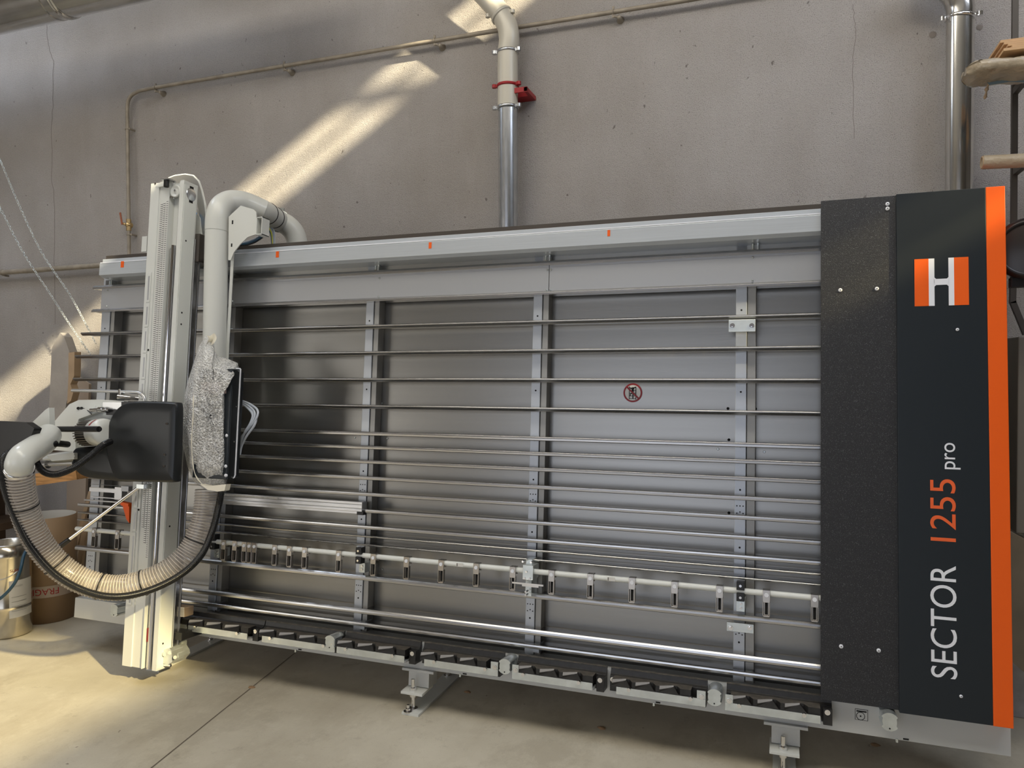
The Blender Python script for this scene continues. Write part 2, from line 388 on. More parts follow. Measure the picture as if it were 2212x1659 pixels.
# dark recess sheet below the beam
part('recess_sheet', MB().g(-3.95, .2, -.06, -.055, UV(1772, 536)[1]-.01, vb+.01), M_SHEET)
# band of sheet between the two upper rails
vB = UV(1772, 608)[1]
part('upper_band', MB().g(UV(219, 640, -.01)[0], UV(1186, 600, -.01)[0]-.0015, -.03, -.01, vB, vA), M_BAND)
part('upper_band', MB().g(UV(1186, 600, -.01)[0]+.0015, .2, -.03, -.01, vB, vA), M_BAND)
def screw(p, r=.006, axis=NV, parent=SAW, m=M_ZINC, name='screw'):
    s = MB(); p = Vector(p); s.tube([p, p+axis*r*.5, p+axis*r*.8], [r, r, r*.6], 12); s.m = 1; s.cyl(p+axis*r*.8, p+axis*(r*.8+.0006), r*.3, n=6)
    return link(name, s, [m, M_HOLE], parent)
for x, y in ((233, 628), (231, 662), (820, 601), (818, 641), (1183, 583), (1190, 583), (1181, 627), (1189, 627), (1626, 556), (1625, 606), (503, 613), (502, 651)):
    screw(AT(x, y, -.01), .0055)
# rails
RA = [('A', 536, 201, 617, .024, 'u'), ('B', 608, 198, 667, .020, 'u'), ('C', 680, 175, 718, .020, 'n'), ('D', 751, 162, 767, .020, 'n'), ('E', 822.5, 158, 818, .020, 'n'),
      ('F', 894, 300, 868, .020, 'n'), ('G', 966, 300, 0, .020, 'n'), ('H', 1003, 300, 0, .0185, 'n'), ('I', 1041.5, 300, 0, .0185, 'n'), ('J', 1085, 300, 0, .0195, 'n'),
      ('K', 1128.5, 300, 0, .0195, 'n'), ('L', 1173, 776, 1102, .0195, 'n'), ('M', 1217, 168, 1090, .020, 'n'), ('N', 1241.5, 168, 1106, .011, 'n'), ('O', 1264.5, 167, 1121, .011, 'n'),
      ('P', 1353, 162, 1184, .026, 'w'), ('Q', 1443, 0, 0, .026, 'w'), ('R', 1478, 0, 0, .021, 'n')]
VR = {}
for nm, y, xl, yl, h, ty in RA:
    v = UV(1772, y)[1]; VR[nm] = v
    ul = UV(xl, yl, 0)[0] if yl else -3.86
    if nm == 'F' or nm in 'GHIJK': ul = -3.93
    m = MB(); c = h/2
    # bright rounded lip in front, web running back to the posts
    prof = [(-.012, v+c), (-.003, v+c), (.001, v+c-.002), (.002, v+.001), (.001, v-c+.002), (-.003, v-c), (-.012, v-c), (-.012, v-.0015), (-.10, v-.0015), (-.10, v+.0015), (-.012, v+.0015)]
    if nm in 'CDEF': prof = [(-.012, v+c), (-.003, v+c), (.003, v+c-.003), (.004, v+c*.25), (.001, v+c*.0), (-.010, v-c+.002), (-.012, v-c), (-.014, v-c), (-.014, v-.0015), (-.10, v-.0015), (-.10, v+.0015), (-.014, v+.0015)]
    if ty == 'w': prof = [(-.02, v+c), (-.006, v+c), (0, v+c-.007), (.002, v-.002), (.001, v-c+.002), (-.003, v-c), (-.012, v-c), (-.012, v), (-.11, v+.0), (-.11, v+.004), (-.02, v+.004)]
    if ty == 'u': prof = [(-.012, v+c), (-.008, v+c), (.002, v+.0), (.002, v-c), (-.010, v-c), (-.010, v-c+.004), (-.075, v-c+.004), (-.075, v-c+.008), (-.012, v-c+.008)]
    m.ext(prof, ul, .16)
    part('slat_rail', m, M_RAIL, bevel=.0012)
# posts: pale face with holes and darker flange
POSTS = [(219, 237, 246, 690), (451, 467, 478, 1260), (783, 799.5, 811.5, 860), (1147, 1166.5, 1180.5, 860), (1588, 1612.5, 1632, 860)]
for i, (x0, x1, x2, y) in enumerate(POSTS):
    ua, ub, uc = UV(x0, y, -.055)[0], UV(x1, y, -.055)[0], UV(x2, y, -.062)[0]
    p = part('post', MB().g(ua, ub, -.10, -.055, -1.395, UV(1772, 505)[1]+.02), M_POST, bevel=.002)
    link('post_flange', MB().g(ub+.002, max(uc, ub+.03), -.124, -.062, -1.395, UV(1772, 536)[1]), M_POSTD, p, .001)
    uc_ = (ua+ub)/2
    hl_ = [(uc_, v, .0045) for v in (.265, -.10, -.34, -.53, -.78, -1.185, -1.245)]+[(uc_+du, vv+dv, .003) for vv in (-.60, -1.12) for du, dv in ((-.013, 0), (0, 0), (.013, 0), (-.013, -.032), (0, -.026), (.013, -.032))]
    for hu, hv, hr in hl_: link('bolt_hole', MB().cyl(G(hu, -.056, hv), G(hu, -.0545, hv), hr, n=8), M_HOLE, p)
    ub2 = ub+.012
    k = part('beam_clamp', MB().g(ub2, ub2+.07, -.05, .0, vb-.048, vb-.042).g(ub2+.03, ub2+.036, -.05, -.01, vb-.055, vb-.002).cyl(G(ub2+.012, -.02, vb-.045), G(ub2+.012, -.02, vb-.004), .006), M_ZINC)
    link('clamp_nut', MB().cyl(G(ub2+.012, -.02, vb-.04), G(ub2+.012, -.02, vb-.028), .010, n=6), M_CHROME, k)
    # base blocks
    part('post_foot', MB().g(ub+.005, ub+.035, -.10, -.03, -1.335, -1.295), M_POST, bevel=.001)
# small things on the back sheet
for x, y in ((825, 871), (820, 928), (837, 947), (814, 1059), (767, 945), (826, 1229), (1551, 970), (1651, 976), (905, 574+0)):
    if y < 600: continue
    screw(AT(x, y, -.125), .0055)
for x, y in ((1572.5, 882.5), (1574.5, 950), (1574.5, 1108), (1632, 883)): part('bolt_hole', MB().cyl(AT(x, y, -.125), AT(x, y, -.1235), .0065, n=12), M_HOLE)
for (x0, y0, x1, y1, o) in ((1574, 691, 1632, 716, .0), (1570, 1343, 1628, 1369, -.01)):
    p = part('joint_plate', MB().px(x0, y0, x1, y1, o-.008, o), M_ZINC, bevel=.001)
    for xx in (x0+8, x1-8):
        c = AT(xx, (y0+y1)/2, o); link('plate_bolt', MB().cyl(c, c+NV*.004, .0105).cyl(c, c+NV*.009, .006, n=6), M_CHROME, p)
# prohibition sign
c = AT(1367, 848.5, -.124); R_ = .045
p = part('no_climbing_sign', MB().cyl(c, c+NV*.001, R_, n=48), mat('sign_white', (.85, .85, .83), .5))
m = MB(); U_ = Vector((1, 0, 0))
def disc_pt(a, r, o=.0016): return c+U_*(cos(a)*r)+TV*(sin(a)*r)+NV*o
n = 48
m.add([disc_pt(2*pi*k/n, R_*1.0) for k in range(n)]+[disc_pt(2*pi*k/n, R_*.82) for k in range(n)], [(k, (k+1) % n, n+(k+1) % n, n+k) for k in range(n)])
link('sign_ring', m, M_RED, p)
def sp(x, y, o=.0016): return c+U_*(x*R_)+TV*(y*R_)+NV*o
def stroke(m, a, b, wd, o=.0018):
    a = Vector(a); b = Vector(b); d = (b-a).normalized(); nn = Vector((-d.y, d.x))*wd/2
    m.add([sp(*(a-nn), o), sp(*(a+nn), o), sp(*(b+nn), o), sp(*(b-nn), o)], [(0, 1, 2, 3)])
m = MB()
for a, b, wdt in (((-.36, -.68), (-.36, .68), .07), ((.33, -.72), (.33, .66), .07), ((-.36, -.62), (.33, -.62), .05), ((-.36, -.33), (.33, -.33), .05), ((-.36, -.04), (.33, -.04), .05), ((-.36, .24), (.33, .24), .05), ((-.36, .52), (.33, .52), .05),
                  ((.02, .3), (.02, -.62), .11), ((.0, .38), (.27, .62), .1), ((.0, .36), (-.28, .5), .09), ((-.02, -.06), (-.24, -.1), .09), ((-.24, -.1), (-.26, -.32), .08), ((0, .1), (0, .38), .2)):
    stroke(m, a, b, wdt, .0022)
m.add([sp(.02+.1*cos(2*pi*k/16), .5+.1*sin(2*pi*k/16), .0023) for k in range(16)], [tuple(range(16))])
link('sign_figure', m, M_HOLE, p)
m = MB(); stroke(m, (-.62, .60), (.62, -.60), .17, .0028); link('sign_slash', m, M_RED, p)

# sill along the bottom
sA = UV(160, 1333, .03); sB = UV(2184, 1635, .03); vs0 = (sA[1]+sB[1])/2; vs1 = vs0+.115
part('sill', MB().ext([(.03, vs0), (.03, vs1), (-.1, vs1), (-.1, vs1-.004), (.025, vs1-.004), (.025, vs0+.004), (-.06, vs0+.004), (-.06, vs0)], sA[0], sB[0]), M_SILL, bevel=.001)
for x in (641, 999, 1417, 1950):
    a_ = UV(x, 1480, .03)[0]; part('sill_slot', MB().g(a_, a_+.020, .0295, .0312, vs0+.004, vs0+.010), M_HOLE)
for x in (634, 992, 1411, 1934):
    a_ = UV(x, 1480, .03)[0]; part('sill_tab', MB().g(a_, a_+.008, .0, .034, vs0-.010, vs0+.004), M_ZINC)
# round stops
for x, y in ((246, 1319), (712, 1388), (1090, 1440), (1543, 1507), (1922, 1560)):
    o1 = .13 if x > 300 else .12
    c0 = AT(x, y, o1); m = MB(); r = .034
    pr = [(cos(a)*r*(.74 if abs(cos(a)) > .86 else 1), sin(a)*r) for a in [2*pi*k/32 for k in range(32)]]
    m.prism([c0+U_*p_[0]+TV*p_[1] for p_ in pr], [c0-NV*(o1-.03)+U_*p_[0]+TV*p_[1] for p_ in pr], True)
    st = part('round_stop', m, M_ZINC, bevel=.0015)
    link('stop_hole', MB().cyl(c0+TV*(-.024), c0+TV*(-.024)+NV*.001, .003, n=10), M_HOLE, st)
# workpiece support blocks
def vline(x, y_at, off): return UV(x, y_at, off)
MODS = [(372, 413, 0), (412, 557, 1), (557, 730, 2), (732, 898, 1), (903, 1081, 2), (1109, 1306, 3), (1312, 1527, 2), (1566, 1800, 3)]
vW = -1.360
for i, (x0, x1, ty) in enumerate(MODS):
    oF = .125
    ya = 1368+(x0-412)*.127
    ua, ub = UV(x0, ya, .10)[0], UV(x1, ya+20, .10)[0]
    ua += .003; ub -= .003; wd_ = ub-ua
    vtop = vW+.025; vbt = vW-.068
    m = MB(); m.prism([G(ua, .03, vbt), G(ua, .062, vbt), G(ua, .062, vW-.004), G(ua, .05, vW+.004), G(ua, .044, vtop), G(ua, .03, vtop)], [G(ub, .03, vbt), G(ub, .062, vbt), G(ub, .062, vW-.004), G(ub, .05, vW+.004), G(ub, .044, vtop), G(ub, .03, vtop)])
    b = part('support_block', m, M_RUBBER, bevel=.001)
    link('block_end', MB().g(ub-.034, ub, .06, .098, vbt, vW-.006), M_RUBBER, b, .001)
    link('block_top_strip', MB().g(ua, ub, .029, .0455, vtop, vtop+.003), M_WEDGE, b)
    wl = ua+(.0 if ty == 1 else .020); wr = ub-(.045 if ty in (1, 3) else .020)
    if ty == 2: wr = ub-.06
    if i == 0: wl, wr = ua, ub-.01
    nT = 3 if i else 1; step = (wr-.03-wl)/nT
    m = MB(); vl = vW-.024
    m.g(wl, wr, .062, oF, vl-.010, vl)
    pl_ = []
    for k in range(nT):
        s0 = wl+step*k
        pl_ += [(s0, oF-.004), (s0+step*.56, oF-.034), (s0+step*.70, oF-.034), (s0+step*.86, oF-.004)]
    pl_ += [(wr, oF-.004), (wr, .062), (wl, .062)]
    m.prism([G(u_, o_, vW) for u_, o_ in pl_], [G(u_, o_, vl) for u_, o_ in pl_])
    m.m = 1
    pz = [(u_, o_-.001) for u_, o_ in pl_]; m.prism([G(u_, o_, vW+.0008) for u_, o_ in pz], [G(u_, o_, vW+.0001) for u_, o_ in pz])
    for k in range(nT):
        s0 = wl+step*k
        m.m = 0; T3 = [G(s0, oF, vl), G(s0+step*.80, oF, vl), G(s0+step*.56, oF-.030, vW-.002), G(s0, oF, vW-.010)]
        m.prism(T3, [p_-NV*.012 for p_ in T3])
        m.m = 2; T4 = [G(s0+.002, oF+.001, vW-.010), G(s0+step*.56, oF-.028, vW-.003), G(s0+step*.56, oF-.034, vW+.0015), G(s0+.002, oF-.005, vW+.0015)]
        m.prism(T4, [p_-TV*.003-NV*.001 for p_ in T4])
    link('bearing_bar', m, [M_RUBBER, M_WEDGE, M_BEVEL], b, 0)
    pl, pr_ = (ua, wr) if ty in (0, 1, 3) else (wl+.022, ub)
    pv0, pv1 = -1.417, -1.386
    m = MB(); m.g(pl, pr_, oF-.003, oF+.0015, pv0, pv1)
    if ty == 3: m.g(pl, pl+.030, oF-.003, oF+.0015, pv1-.001, vW+.006)
    if ty == 2: m.g(pr_-.035, pr_, oF-.003, oF+.0015, pv1-.001, vW+.006)
    link('cover_plate', m, M_ZINC, b)
    for uu in (pl+.055, pr_-.06):
        if i == 0 and uu < pl+.06 and wd_ < .12: uu = (pl+pr_)/2
        cc = G(uu, oF+.001, pv1-.004); link('plate_bolt', MB().cyl(cc, cc+NV*.012, .0085, n=12), M_CHROME, b)
    for uu in ([ub-.018] if ty in (0, 1, 3) else [ua+.012])+([pl+.016] if ty == 3 else [])+([ub-.016] if ty == 2 else []):
        cc = G(uu, oF+.0015 if (ty == 3 and uu < ua+.03) or (ty == 2 and uu > ub-.03) else (.098 if uu > ub-.03 else .063), vW-.018)
        link('washer', MB().cyl(cc, cc+NV*.003, .0105).cyl(cc, cc+NV*.0045, .0045, n=8), M_CHROME, b)
    part('block_arm', MB().g(ua+wd_*.1, ub-wd_*.1, .0, .12, pv0-.001, pv0+.006), M_SILL)

# feet
def foot(xc, name='foot'):
    m = MB()
    m.g(xc-.085, xc+.085, -.07, .05, vs0-.012, vs0)
    m.g(xc-.055, xc+.055, -.06, .035, vs0-.085, vs0-.012)
    f = part(name, m, M_SILL, bevel=.0015)
    zp = G(0, 0, vs0-.085).z
    yb = G(0, .07, vs0-.09).y
    link('levelling_plate', MB().box(xc-.062, xc+.052, yb-.03, yb+.09, zp-.012, zp), M_PAINT, f, .001)
    link('floor_bar', MB().box(xc-.05, xc+.04, yb-.045, yb+.62, 0.0, .012), M_PAINT, f, .001)
    xb = xc-.01; y_ = yb
    link('levelling_bolt', MB().cyl((xb, y_, .012), (xb, y_, zp+.055), .009).cyl((xb, y_, zp), (xb, y_, zp+.014), .017, n=6).cyl((xb, y_, zp-.03), (xb, y_, zp-.016), .017, n=6).cyl((xb, y_, .012), (xb, y_, .02), .022), M_CHROME, f)
    for yy in (yb-.03, yb+.42):
        link('anchor_bolt', MB().cyl((xb-.012, yy, .012), (xb-.012, yy, .016), .022).cyl((xb-.012, yy, .016), (xb-.012, yy, .028), .013, n=6).cyl((xb-.012, yy, .028), (xb-.012, yy, .045), .007), M_CHROME, f)
    return f
foot(UV(905, 1480, .03)[0]); foot(UV(1700, 1590, .03)[0]-.005); foot(-3.24)
m = MB(); uu = UV(1680, 1560, .03)[0]
# scale profile on the centre rails
sc = part('scale_profile', MB().ext([(.0, 0), (.018, 0), (.018, .006), (.014, .008), (.014, .018), (.018, .02), (.018, .04), (0, .04)] and
     [(o, UV(776, 1106, .02)[1]+v) for o, v in [(-.03, -.012), (.004, -.012), (.004, .0), (.018, .002), (.018, .014), (.015, .016), (.018, .018), (.018, .034), (.015, .036), (.018, .038), (.018, .05), (-.03, .05)]], -3.0, UV(781, 1100, .02)[0]), M_RAILB, bevel=.0008)
link('scale_tape_strip', MB().g(-3.0, UV(600, 1085, .02)[0], .0182, .0195, UV(776, 1106, .02)[1]+.036, UV(776, 1106, .02)[1]+.046), M_TICKX, sc)
link('profile_end_cap', MB().px(771, 1102, 784, 1113, -.02, .012), M_BLACK, sc)
# left hand scale unit
s2 = part('scale_unit', MB().px(193, 1046, 272, 1051, .0, .03).px(193, 1053, 262, 1066, 0, .03).px(196, 1072, 250, 1078, 0, .025).px(248, 1052, 262, 1080, .0, .04), M_RAILB, bevel=.001)
link('scale_tape_strip', MB().px(194, 1052, 254, 1057, .029, .0315), M_TICKX, s2)
link('orange_stop', MB().poly([(254, 1083), (277, 1088), (277, 1094), (262, 1092)], .0, .04).poly([(264, 1090), (279, 1088), (279, 1130), (273, 1122)], .01, .035), M_ORANGE, s2)
link('scale_pointer', MB().px(262, 1050, 277, 1062, .0, .05), M_BAND, s2)
part('measuring_stop_rail', MB().g(-3.95, -3.4, -.01, .0, UV(200, 1081)[1]-.004, UV(200, 1081)[1]+.004), M_RAIL)

# ------------------------------------------------------------------ end panels with the lettering
def quadpanel(x0, y0, x1, y1, x2, y2, x3, y3, o0, o1):
    a_ = [UV(x0, y0, o1), UV(x1, y1, o1), UV(x2, y2, o1), UV(x3, y3, o1)]
    ua = (a_[0][0]+a_[3][0])/2; ub = (a_[1][0]+a_[2][0])/2; vt_ = (a_[0][1]+a_[1][1])/2; vb_ = (a_[2][1]+a_[3][1])/2
    return ua, ub, vb_, vt_, MB().g(ua, ub, o0, o1, vb_, vt_)
la = quadpanel(1773, 435, 1938, 421, 1941, 1540, 1773, 1505, .076, .086)
part('grained_cover', la[4], M_LAM, bevel=.001)
oP = .10
an = quadpanel(1938, 419, 2129, 405, 2146, 1568, 1941, 1540, -.1, oP)
part('dark_end_panel', an[4], M_ANTH, bevel=.002)
og = quadpanel(2129, 405, 2172, 403, 2189, 1573, 2146, 1568, -.1, oP+.0005)
part('orange_strip', MB().g(an[1], og[1], -.1, oP+.0005, an[2]-.001, an[3]+.001), M_ORANGE, bevel=.002)
part('panel_back_frame', MB().g(la[0]+.03, og[1]-.02, -.16, -.10, vs1, an[3]-.03), M_POST)
for x, y, o in ((1917, 441, .086), (1917, 451, .086), (1815, 627, .086), (1894, 624, .086), (1817, 1396, .086), (1898, 1405, .086), (2068, 712, oP), (2076, 1504, oP)):
    screw(AT(x, y, o), .0078 if o < .09 else .006, m=M_WTXT)
# emblem
def flat(name, quads, mt):
    m = MB()
    for (x0, y0, x1, y1) in quads:
        a_ = UV(x0, y0, oP); b_ = UV(x1, y1, oP)
        m.g(a_[0], b_[0], oP, oP+.0012, b_[1], a_[1])
    return part(name, m, mt)
eT, eB = UV(2005, 559, oP)[1], UV(2005, 661, oP)[1]
def eu(x): return UV(x, 610, oP)[0]
m = MB(); m.g(eu(1975.5), eu(2006), oP, oP+.0012, eB, eT).g(eu(2061), eu(2092.5), oP, oP+.0012, eB, eT); part('emblem_orange_bars', m, M_ORANGE)
m = MB(); m.g(eu(2006), eu(2018.5), oP, oP+.0013, eB, eT).g(eu(2049), eu(2061), oP, oP+.0013, eB, eT).g(eu(2017), eu(2050), oP, oP+.0013, (eT+eB)/2-.012, (eT+eB)/2+.012)
for sx, ux in ((1, eu(2018.5)), (-1, eu(2049))):
    for sv in (1, -1):
        v_ = (eT+eB)/2+sv*.012; m.prism([G(ux, oP+.0013, v_), G(ux+sx*.006, oP+.0013, v_), G(ux, oP+.0013, v_+sv*.006)], [G(ux, oP, v_), G(ux+sx*.006, oP, v_), G(ux, oP, v_+sv*.006)])
part('emblem_white_letter', m, M_WTXT)
def text_part(name, body, mt, xbase, ybot, ytop, cap_px):
    cu_ = bpy.data.curves.new('t', 'FONT'); cu_.body = body; cu_.size = 1; cu_.resolution_u = 6; cu_.extrude = 0
    ob = bpy.data.objects.new('t', cu_); COL.objects.link(ob); dg = bpy.context.evaluated_depsgraph_get()
    me = bpy.data.meshes.new_from_object(ob.evaluated_get(dg)); bpy.data.objects.remove(ob)
    co = [v.co.copy() for v in me.vertices]; fs = [tuple(p.vertices) for p in me.polygons]
    x0, x1 = min(c_.x for c_ in co), max(c_.x for c_ in co)
    ub_ = UV(xbase, (ybot+ytop)/2, oP)[0]; v0 = UV(xbase, ybot, oP)[1]; v1 = UV(xbase, ytop, oP)[1]
    capu = ub_-UV(cap_px, (ybot+ytop)/2, oP)[0]
    hh = max(c_.y for c_ in co)
    m = MB(); m.add([G(ub_-c_.y/hh*capu, oP+.0012, v0+(c_.x-x0)/(x1-x0)*(v1-v0)) for c_ in co], fs)
    bpy.data.meshes.remove(me)
    return part(name, m, mt)
text_part('lettering_sector', 'SECTOR', M_WTXT, 2066, 1468, 1223, 2010)
text_part('lettering_number', '1255', M_OTXT, 2064, 1171, 1036, 2009)
text_part('lettering_pro', 'pro', M_WTXT, 2063, 1014, 957, 2040)
# instruction sticker on the sill
st = part('sill_sticker', MB().px(1847, 1530.5, 1875, 1558, .0305, .0315), M_HOLE)
link('sticker_face', MB().px(1848, 1531.5, 1874, 1557, .031, .0322), M_SILL, st)
cst = AT(1859, 1547, .0325)
link('sticker_symbol', MB().px(1850, 1534, 1872, 1540, .032, .0328).tube([cst+U_*(.015*cos(2*pi*k/24))+TV*(.015*sin(2*pi*k/24)) for k in range(24)], .0012, 6, closed=True).cyl(cst, cst+NV*.001, .003), M_HOLE, st)

# ------------------------------------------------------------------ swing support bar with fingers
RODO = .055
rodpts = [(457, 1168), (740, 1195.5), (1560, 1272.5), (1772, 1294)]
vrod = sum(UV(x, y, RODO)[1] for x, y in rodpts)/4
ROD = thing('support_bar', G(-1.3, RODO, vrod-.1), 'white round support bar carrying a row of small steel fingers across the saw', 'support bar')
m = MB(); uL = UV(196, 1142, RODO)[0]
m.cyl(G(-2.99, RODO, vrod), G(.155, RODO, vrod), .0125, n=16); link('rod', m, M_WHITE, ROD)
link('rod', MB().cyl(G(-3.93, RODO, vrod), G(-3.25, RODO, vrod), .0125, n=16), M_WHITE, ROD)
fm = MB(); fo = RODO
fm.g(-.0145, .0145, fo+.012, fo+.018, -.035, .016); fm.g(-.0145, .0145, fo-.016, fo-.012, -.02, .016); fm.g(-.0145, .0145, fo-.016, fo+.018, .0135, .016)
for s in (-1, 1): fm.g(s*.0145-.003 if s > 0 else -.0145, .0145 if s > 0 else -.0115, fo-.002, fo+.018, -.090, -.03)
fm.g(-.009, .009, fo+.004, fo+.007, -.088, -.03); fm.g(-.012, .012, fo+.0, fo+.016, -.094, -.088)
F0 = G(0, fo, 0)
fing = link('support_finger', fm, mat('finger_steel', (.50, .47, .43), .24, .95), ROD, .0008, origin=F0)
sq = MB(); sq.cyl(G(0, fo+.018, -.004), G(0, fo+.0215, -.004), .0085, n=16); fs_ = link('finger_screw', sq, M_WTXT, fing)
sd = MB(); sd.g(-.006, .006, fo+.0072, fo+.0078, -.086, -.032); fd_ = link('finger_slot', sd, M_HOLE, fing)
FX = [481, 505, 526, 537, 548, 592, 624, 657, 731, 806, 878, 953, 1029, 1108, 1192, 1276, 1366, 1458, 1555, 1656, 1760, 199, 250]
for i, x in enumerate(FX):
    yy = 829; uu = UV(x, 1200, RODO+.018)[0]
    pos = G(uu, fo, vrod)-LOC[ROD.name]
    if i == 0: fing.location = pos; continue
    c2 = fing.copy(); COL.objects.link(c2); c2.parent = ROD; c2.location = pos
    for ch in (fs_, fd_):
        d = ch.copy(); COL.objects.link(d); d.parent = c2
for x in (457, 774, 1600):
    uu = UV(x, 1200, RODO+.02)[0]
    k = link('rod_clamp', MB().g(uu-.016, uu+.016, RODO-.02, RODO+.022, vrod+.006, vrod+.040).g(uu-.016, uu+.016, RODO-.02, RODO+.022, vrod-.040, vrod-.006), M_BLACK, ROD, .002)
    link('clamp_plate', MB().g(uu-.018, uu+.016, -.05, RODO-.02, vrod-.09, vrod-.042), M_ZINC, k, .001)
    for dv in (.024, -.024, -.058, -.075): link('clamp_screw', MB().cyl(G(uu, RODO-.021, vrod+dv), G(uu, (RODO+.026 if abs(dv) < .03 else RODO-.016), vrod+dv), .0055, n=10), M_CHROME, k)
uu = UV(1146, 1240, RODO)[0]
k = link('rod_latch', MB().g(uu-.03, uu+.02, RODO-.06, RODO+.025, vrod-.035, vrod+.03).g(uu-.03, uu-.0, -.05, RODO-.02, vrod-.12, vrod+.05), M_ZINC, ROD, .001)
link('latch_lever', MB().g(uu-.075, uu+.075, RODO+.025, RODO+.04, vrod-.056, vrod-.048).g(uu-.03, uu+.05, RODO+.02, RODO+.03, vrod-.066, vrod-.058), M_CHROME, k)
for du, dv in ((-.012, 0), (-.02, -.03), (.005, -.03), (-.012, -.09), (-.012, -.105), (-.03, .045), (.01, .045)): link('latch_screw', MB().cyl(G(uu+du, RODO, vrod+dv), G(uu+du, RODO+.03, vrod+dv), .005, n=8), M_CHROME, k)
for x in (992, 1320):
    u_ = UV(x, 1240, RODO+.013)[0]
    link('direction_label', MB().g(u_-.018, u_+.018, RODO+.0122, RODO+.0132, vrod-.008, vrod+.008), M_LABEL, ROD)
    link('direction_arrow', MB().g(u_-.014, u_-.011, RODO+.0130, RODO+.0138, vrod-.007, vrod+.007), M_HOLE, ROD)

# ------------------------------------------------------------------ saw beam
BU0, BU1 = -3.262, -3.027; OB = .30
vTop, vBot = UV(325, 397, OB)[1], UV(262, 1437, OB)[1]
SB = thing('saw_beam', G((BU0+BU1)/2, .25, vBot), 'tall grey vertical guide beam with scale strips standing in front of the rails', 'saw beam')
def bs(s): return BU0+(BU1-BU0)*s
def SBp(name, m, mt, bevel=0, parent=None): return link(name, m, mt, parent or SB, bevel)
SBp('beam_body', MB().ext([], 0, 0) if 0 else MB().prism([G(bs(s), o, vBot) for s, o in [(0, .2), (0, OB-.006), (.02, OB), (.27, OB), (.28, OB-.006), (.58, OB-.006), (.585, OB+.004), (.60, OB+.004), (.60, OB-.035), (.88, OB-.035), (.88, OB), (1, OB), (1, .2)]],
    [G(bs(s), o, vTop) for s, o in [(0, .2), (0, OB-.006), (.02, OB), (.27, OB), (.28, OB-.006), (.58, OB-.006), (.585, OB+.004), (.60, OB+.004), (.60, OB-.035), (.88, OB-.035), (.88, OB), (1, OB), (1, .2)]]), M_PAINT)
SBp('edge_strip', MB().g(BU0-.006, BU0, .19, OB-.01, vBot, vTop), M_RAIL)
SBp('side_face', MB().g(BU1-.001, BU1+.003, .21, .296, vBot+.01, vTop-.02), M_WHITE)
SBp('side_profile', MB().g(BU1+.0, BU1+.012, .17, .208, vBot+.05, vTop-.30).g(BU1+.0, BU1+.018, .17, .178, vBot+.05, vTop-.30), M_RAIL, .001)
SBp('guide_rod', MB().cyl(G(bs(.73), OB-.016, vBot+.0), G(bs(.73), OB-.016, vTop-.35), .0125), M_CHROME)
SBp('guide_profile', MB().g(bs(.62), bs(.655), OB-.035, OB-.02, vBot, vTop-.36).g(bs(.82), bs(.87), OB-.035, OB-.012, vBot, vTop-.04), M_RAILB, .001)
vS1, vS2 = UV(380, 435, OB)[1], UV(320, 1150, OB)[1]
for s0, va, vb_ in ((.33, vS1, vS2+.02), (.41, vS1, vS2-.06), (.50, vS1+.01, UV(310, 1180, OB)[1]-.06)):
    SBp('scale_strip', MB().g(bs(s0), bs(s0+.055), OB-.006, OB-.0035, vb_, va), M_TICK)
for va, vb_ in ((589, 653), (655, 706), (708, 762), (764, 819), (821, 862), (1055, 1098), (1100, 1150), (1152, 1245), (1250, 1312)):
    t0, t1 = UV(320, va, OB)[1], UV(320, vb_, OB)[1]
    q = SBp('slotted_strip', MB().g(bs(.09), bs(.20), OB, OB+.004, t1, t0), M_PAINT, .001)
    SBp('strip_slot', MB().g(bs(.125), bs(.165), OB+.0035, OB+.0046, t1+.012, t0-.02), M_BAND, 0, q)
m = MB()
for s, v in ((.235, UV(323, 756, OB)[1]), (.235, UV(285, 1100, OB)[1])): m.cyl(G(bs(s), OB, v), G(bs(s), OB+.001, v), .006, n=10)
for y in (520, 675, 700, 1140, 1398): m.cyl(G(BU1+.003, .268, UV(400, y, .27)[1]), G(BU1+.004, .268, UV(400, y, .27)[1]), .005, n=10)
SBp('beam_holes', m, M_HOLE)
SBp('red_mark', MB().g(bs(.63), bs(.70), OB-.02, OB-.012, UV(316, 1388, OB)[1], UV(316, 1358, OB)[1]), M_RED)
# head of the beam
hp = [(338, 403), (347, 392), (365, 385), (378, 380), (400, 377), (418, 380), (430, 392), (436, 410), (443, 440), (447, 475), (447, 560), (440, 560), (432, 470), (424, 430), (416, 408), (405, 398), (385, 396), (370, 402), (345, 408)]
SBp('curved_head_plate', MB().poly(hp, .150, .158), M_ALU)
SBp('head_rim', MB().tube([AT(x, y, .153) for x, y in hp[2:11]], .006, 8), M_PAINT)
c = G(bs(.75), OB-.01, vTop-.055)
pu = SBp('pulley', MB().lathe(c, NV, [(0, .006), (.012, .006), (.02, .003), (.026, .012), (.034, .012), (.034, 0), (0, 0)]), M_PAINT)
SBp('pulley_screw', MB().cyl(c, c+NV*.014, .007, n=6), M_CHROME, 0, pu)
SBp('head_bracket', MB().poly([(338, 398), (360, 388), (366, 392), (366, 400), (341, 404)], OB, OB+.01), M_PAINT, .001)
c = AT(360, 389, OB+.03)
SBp('rubber_bumper', MB().cyl(c-TV*.0, c-TV*.036, .014).lathe(c-TV*.036, -TV, [(.014, 0), (.011, .004), (0, .005)]), M_BLACK)
SBp('bumper_tab', MB().ob(c+TV*.002-NV*.01, U_*.028, NV*.024, TV*.003), M_ALU)
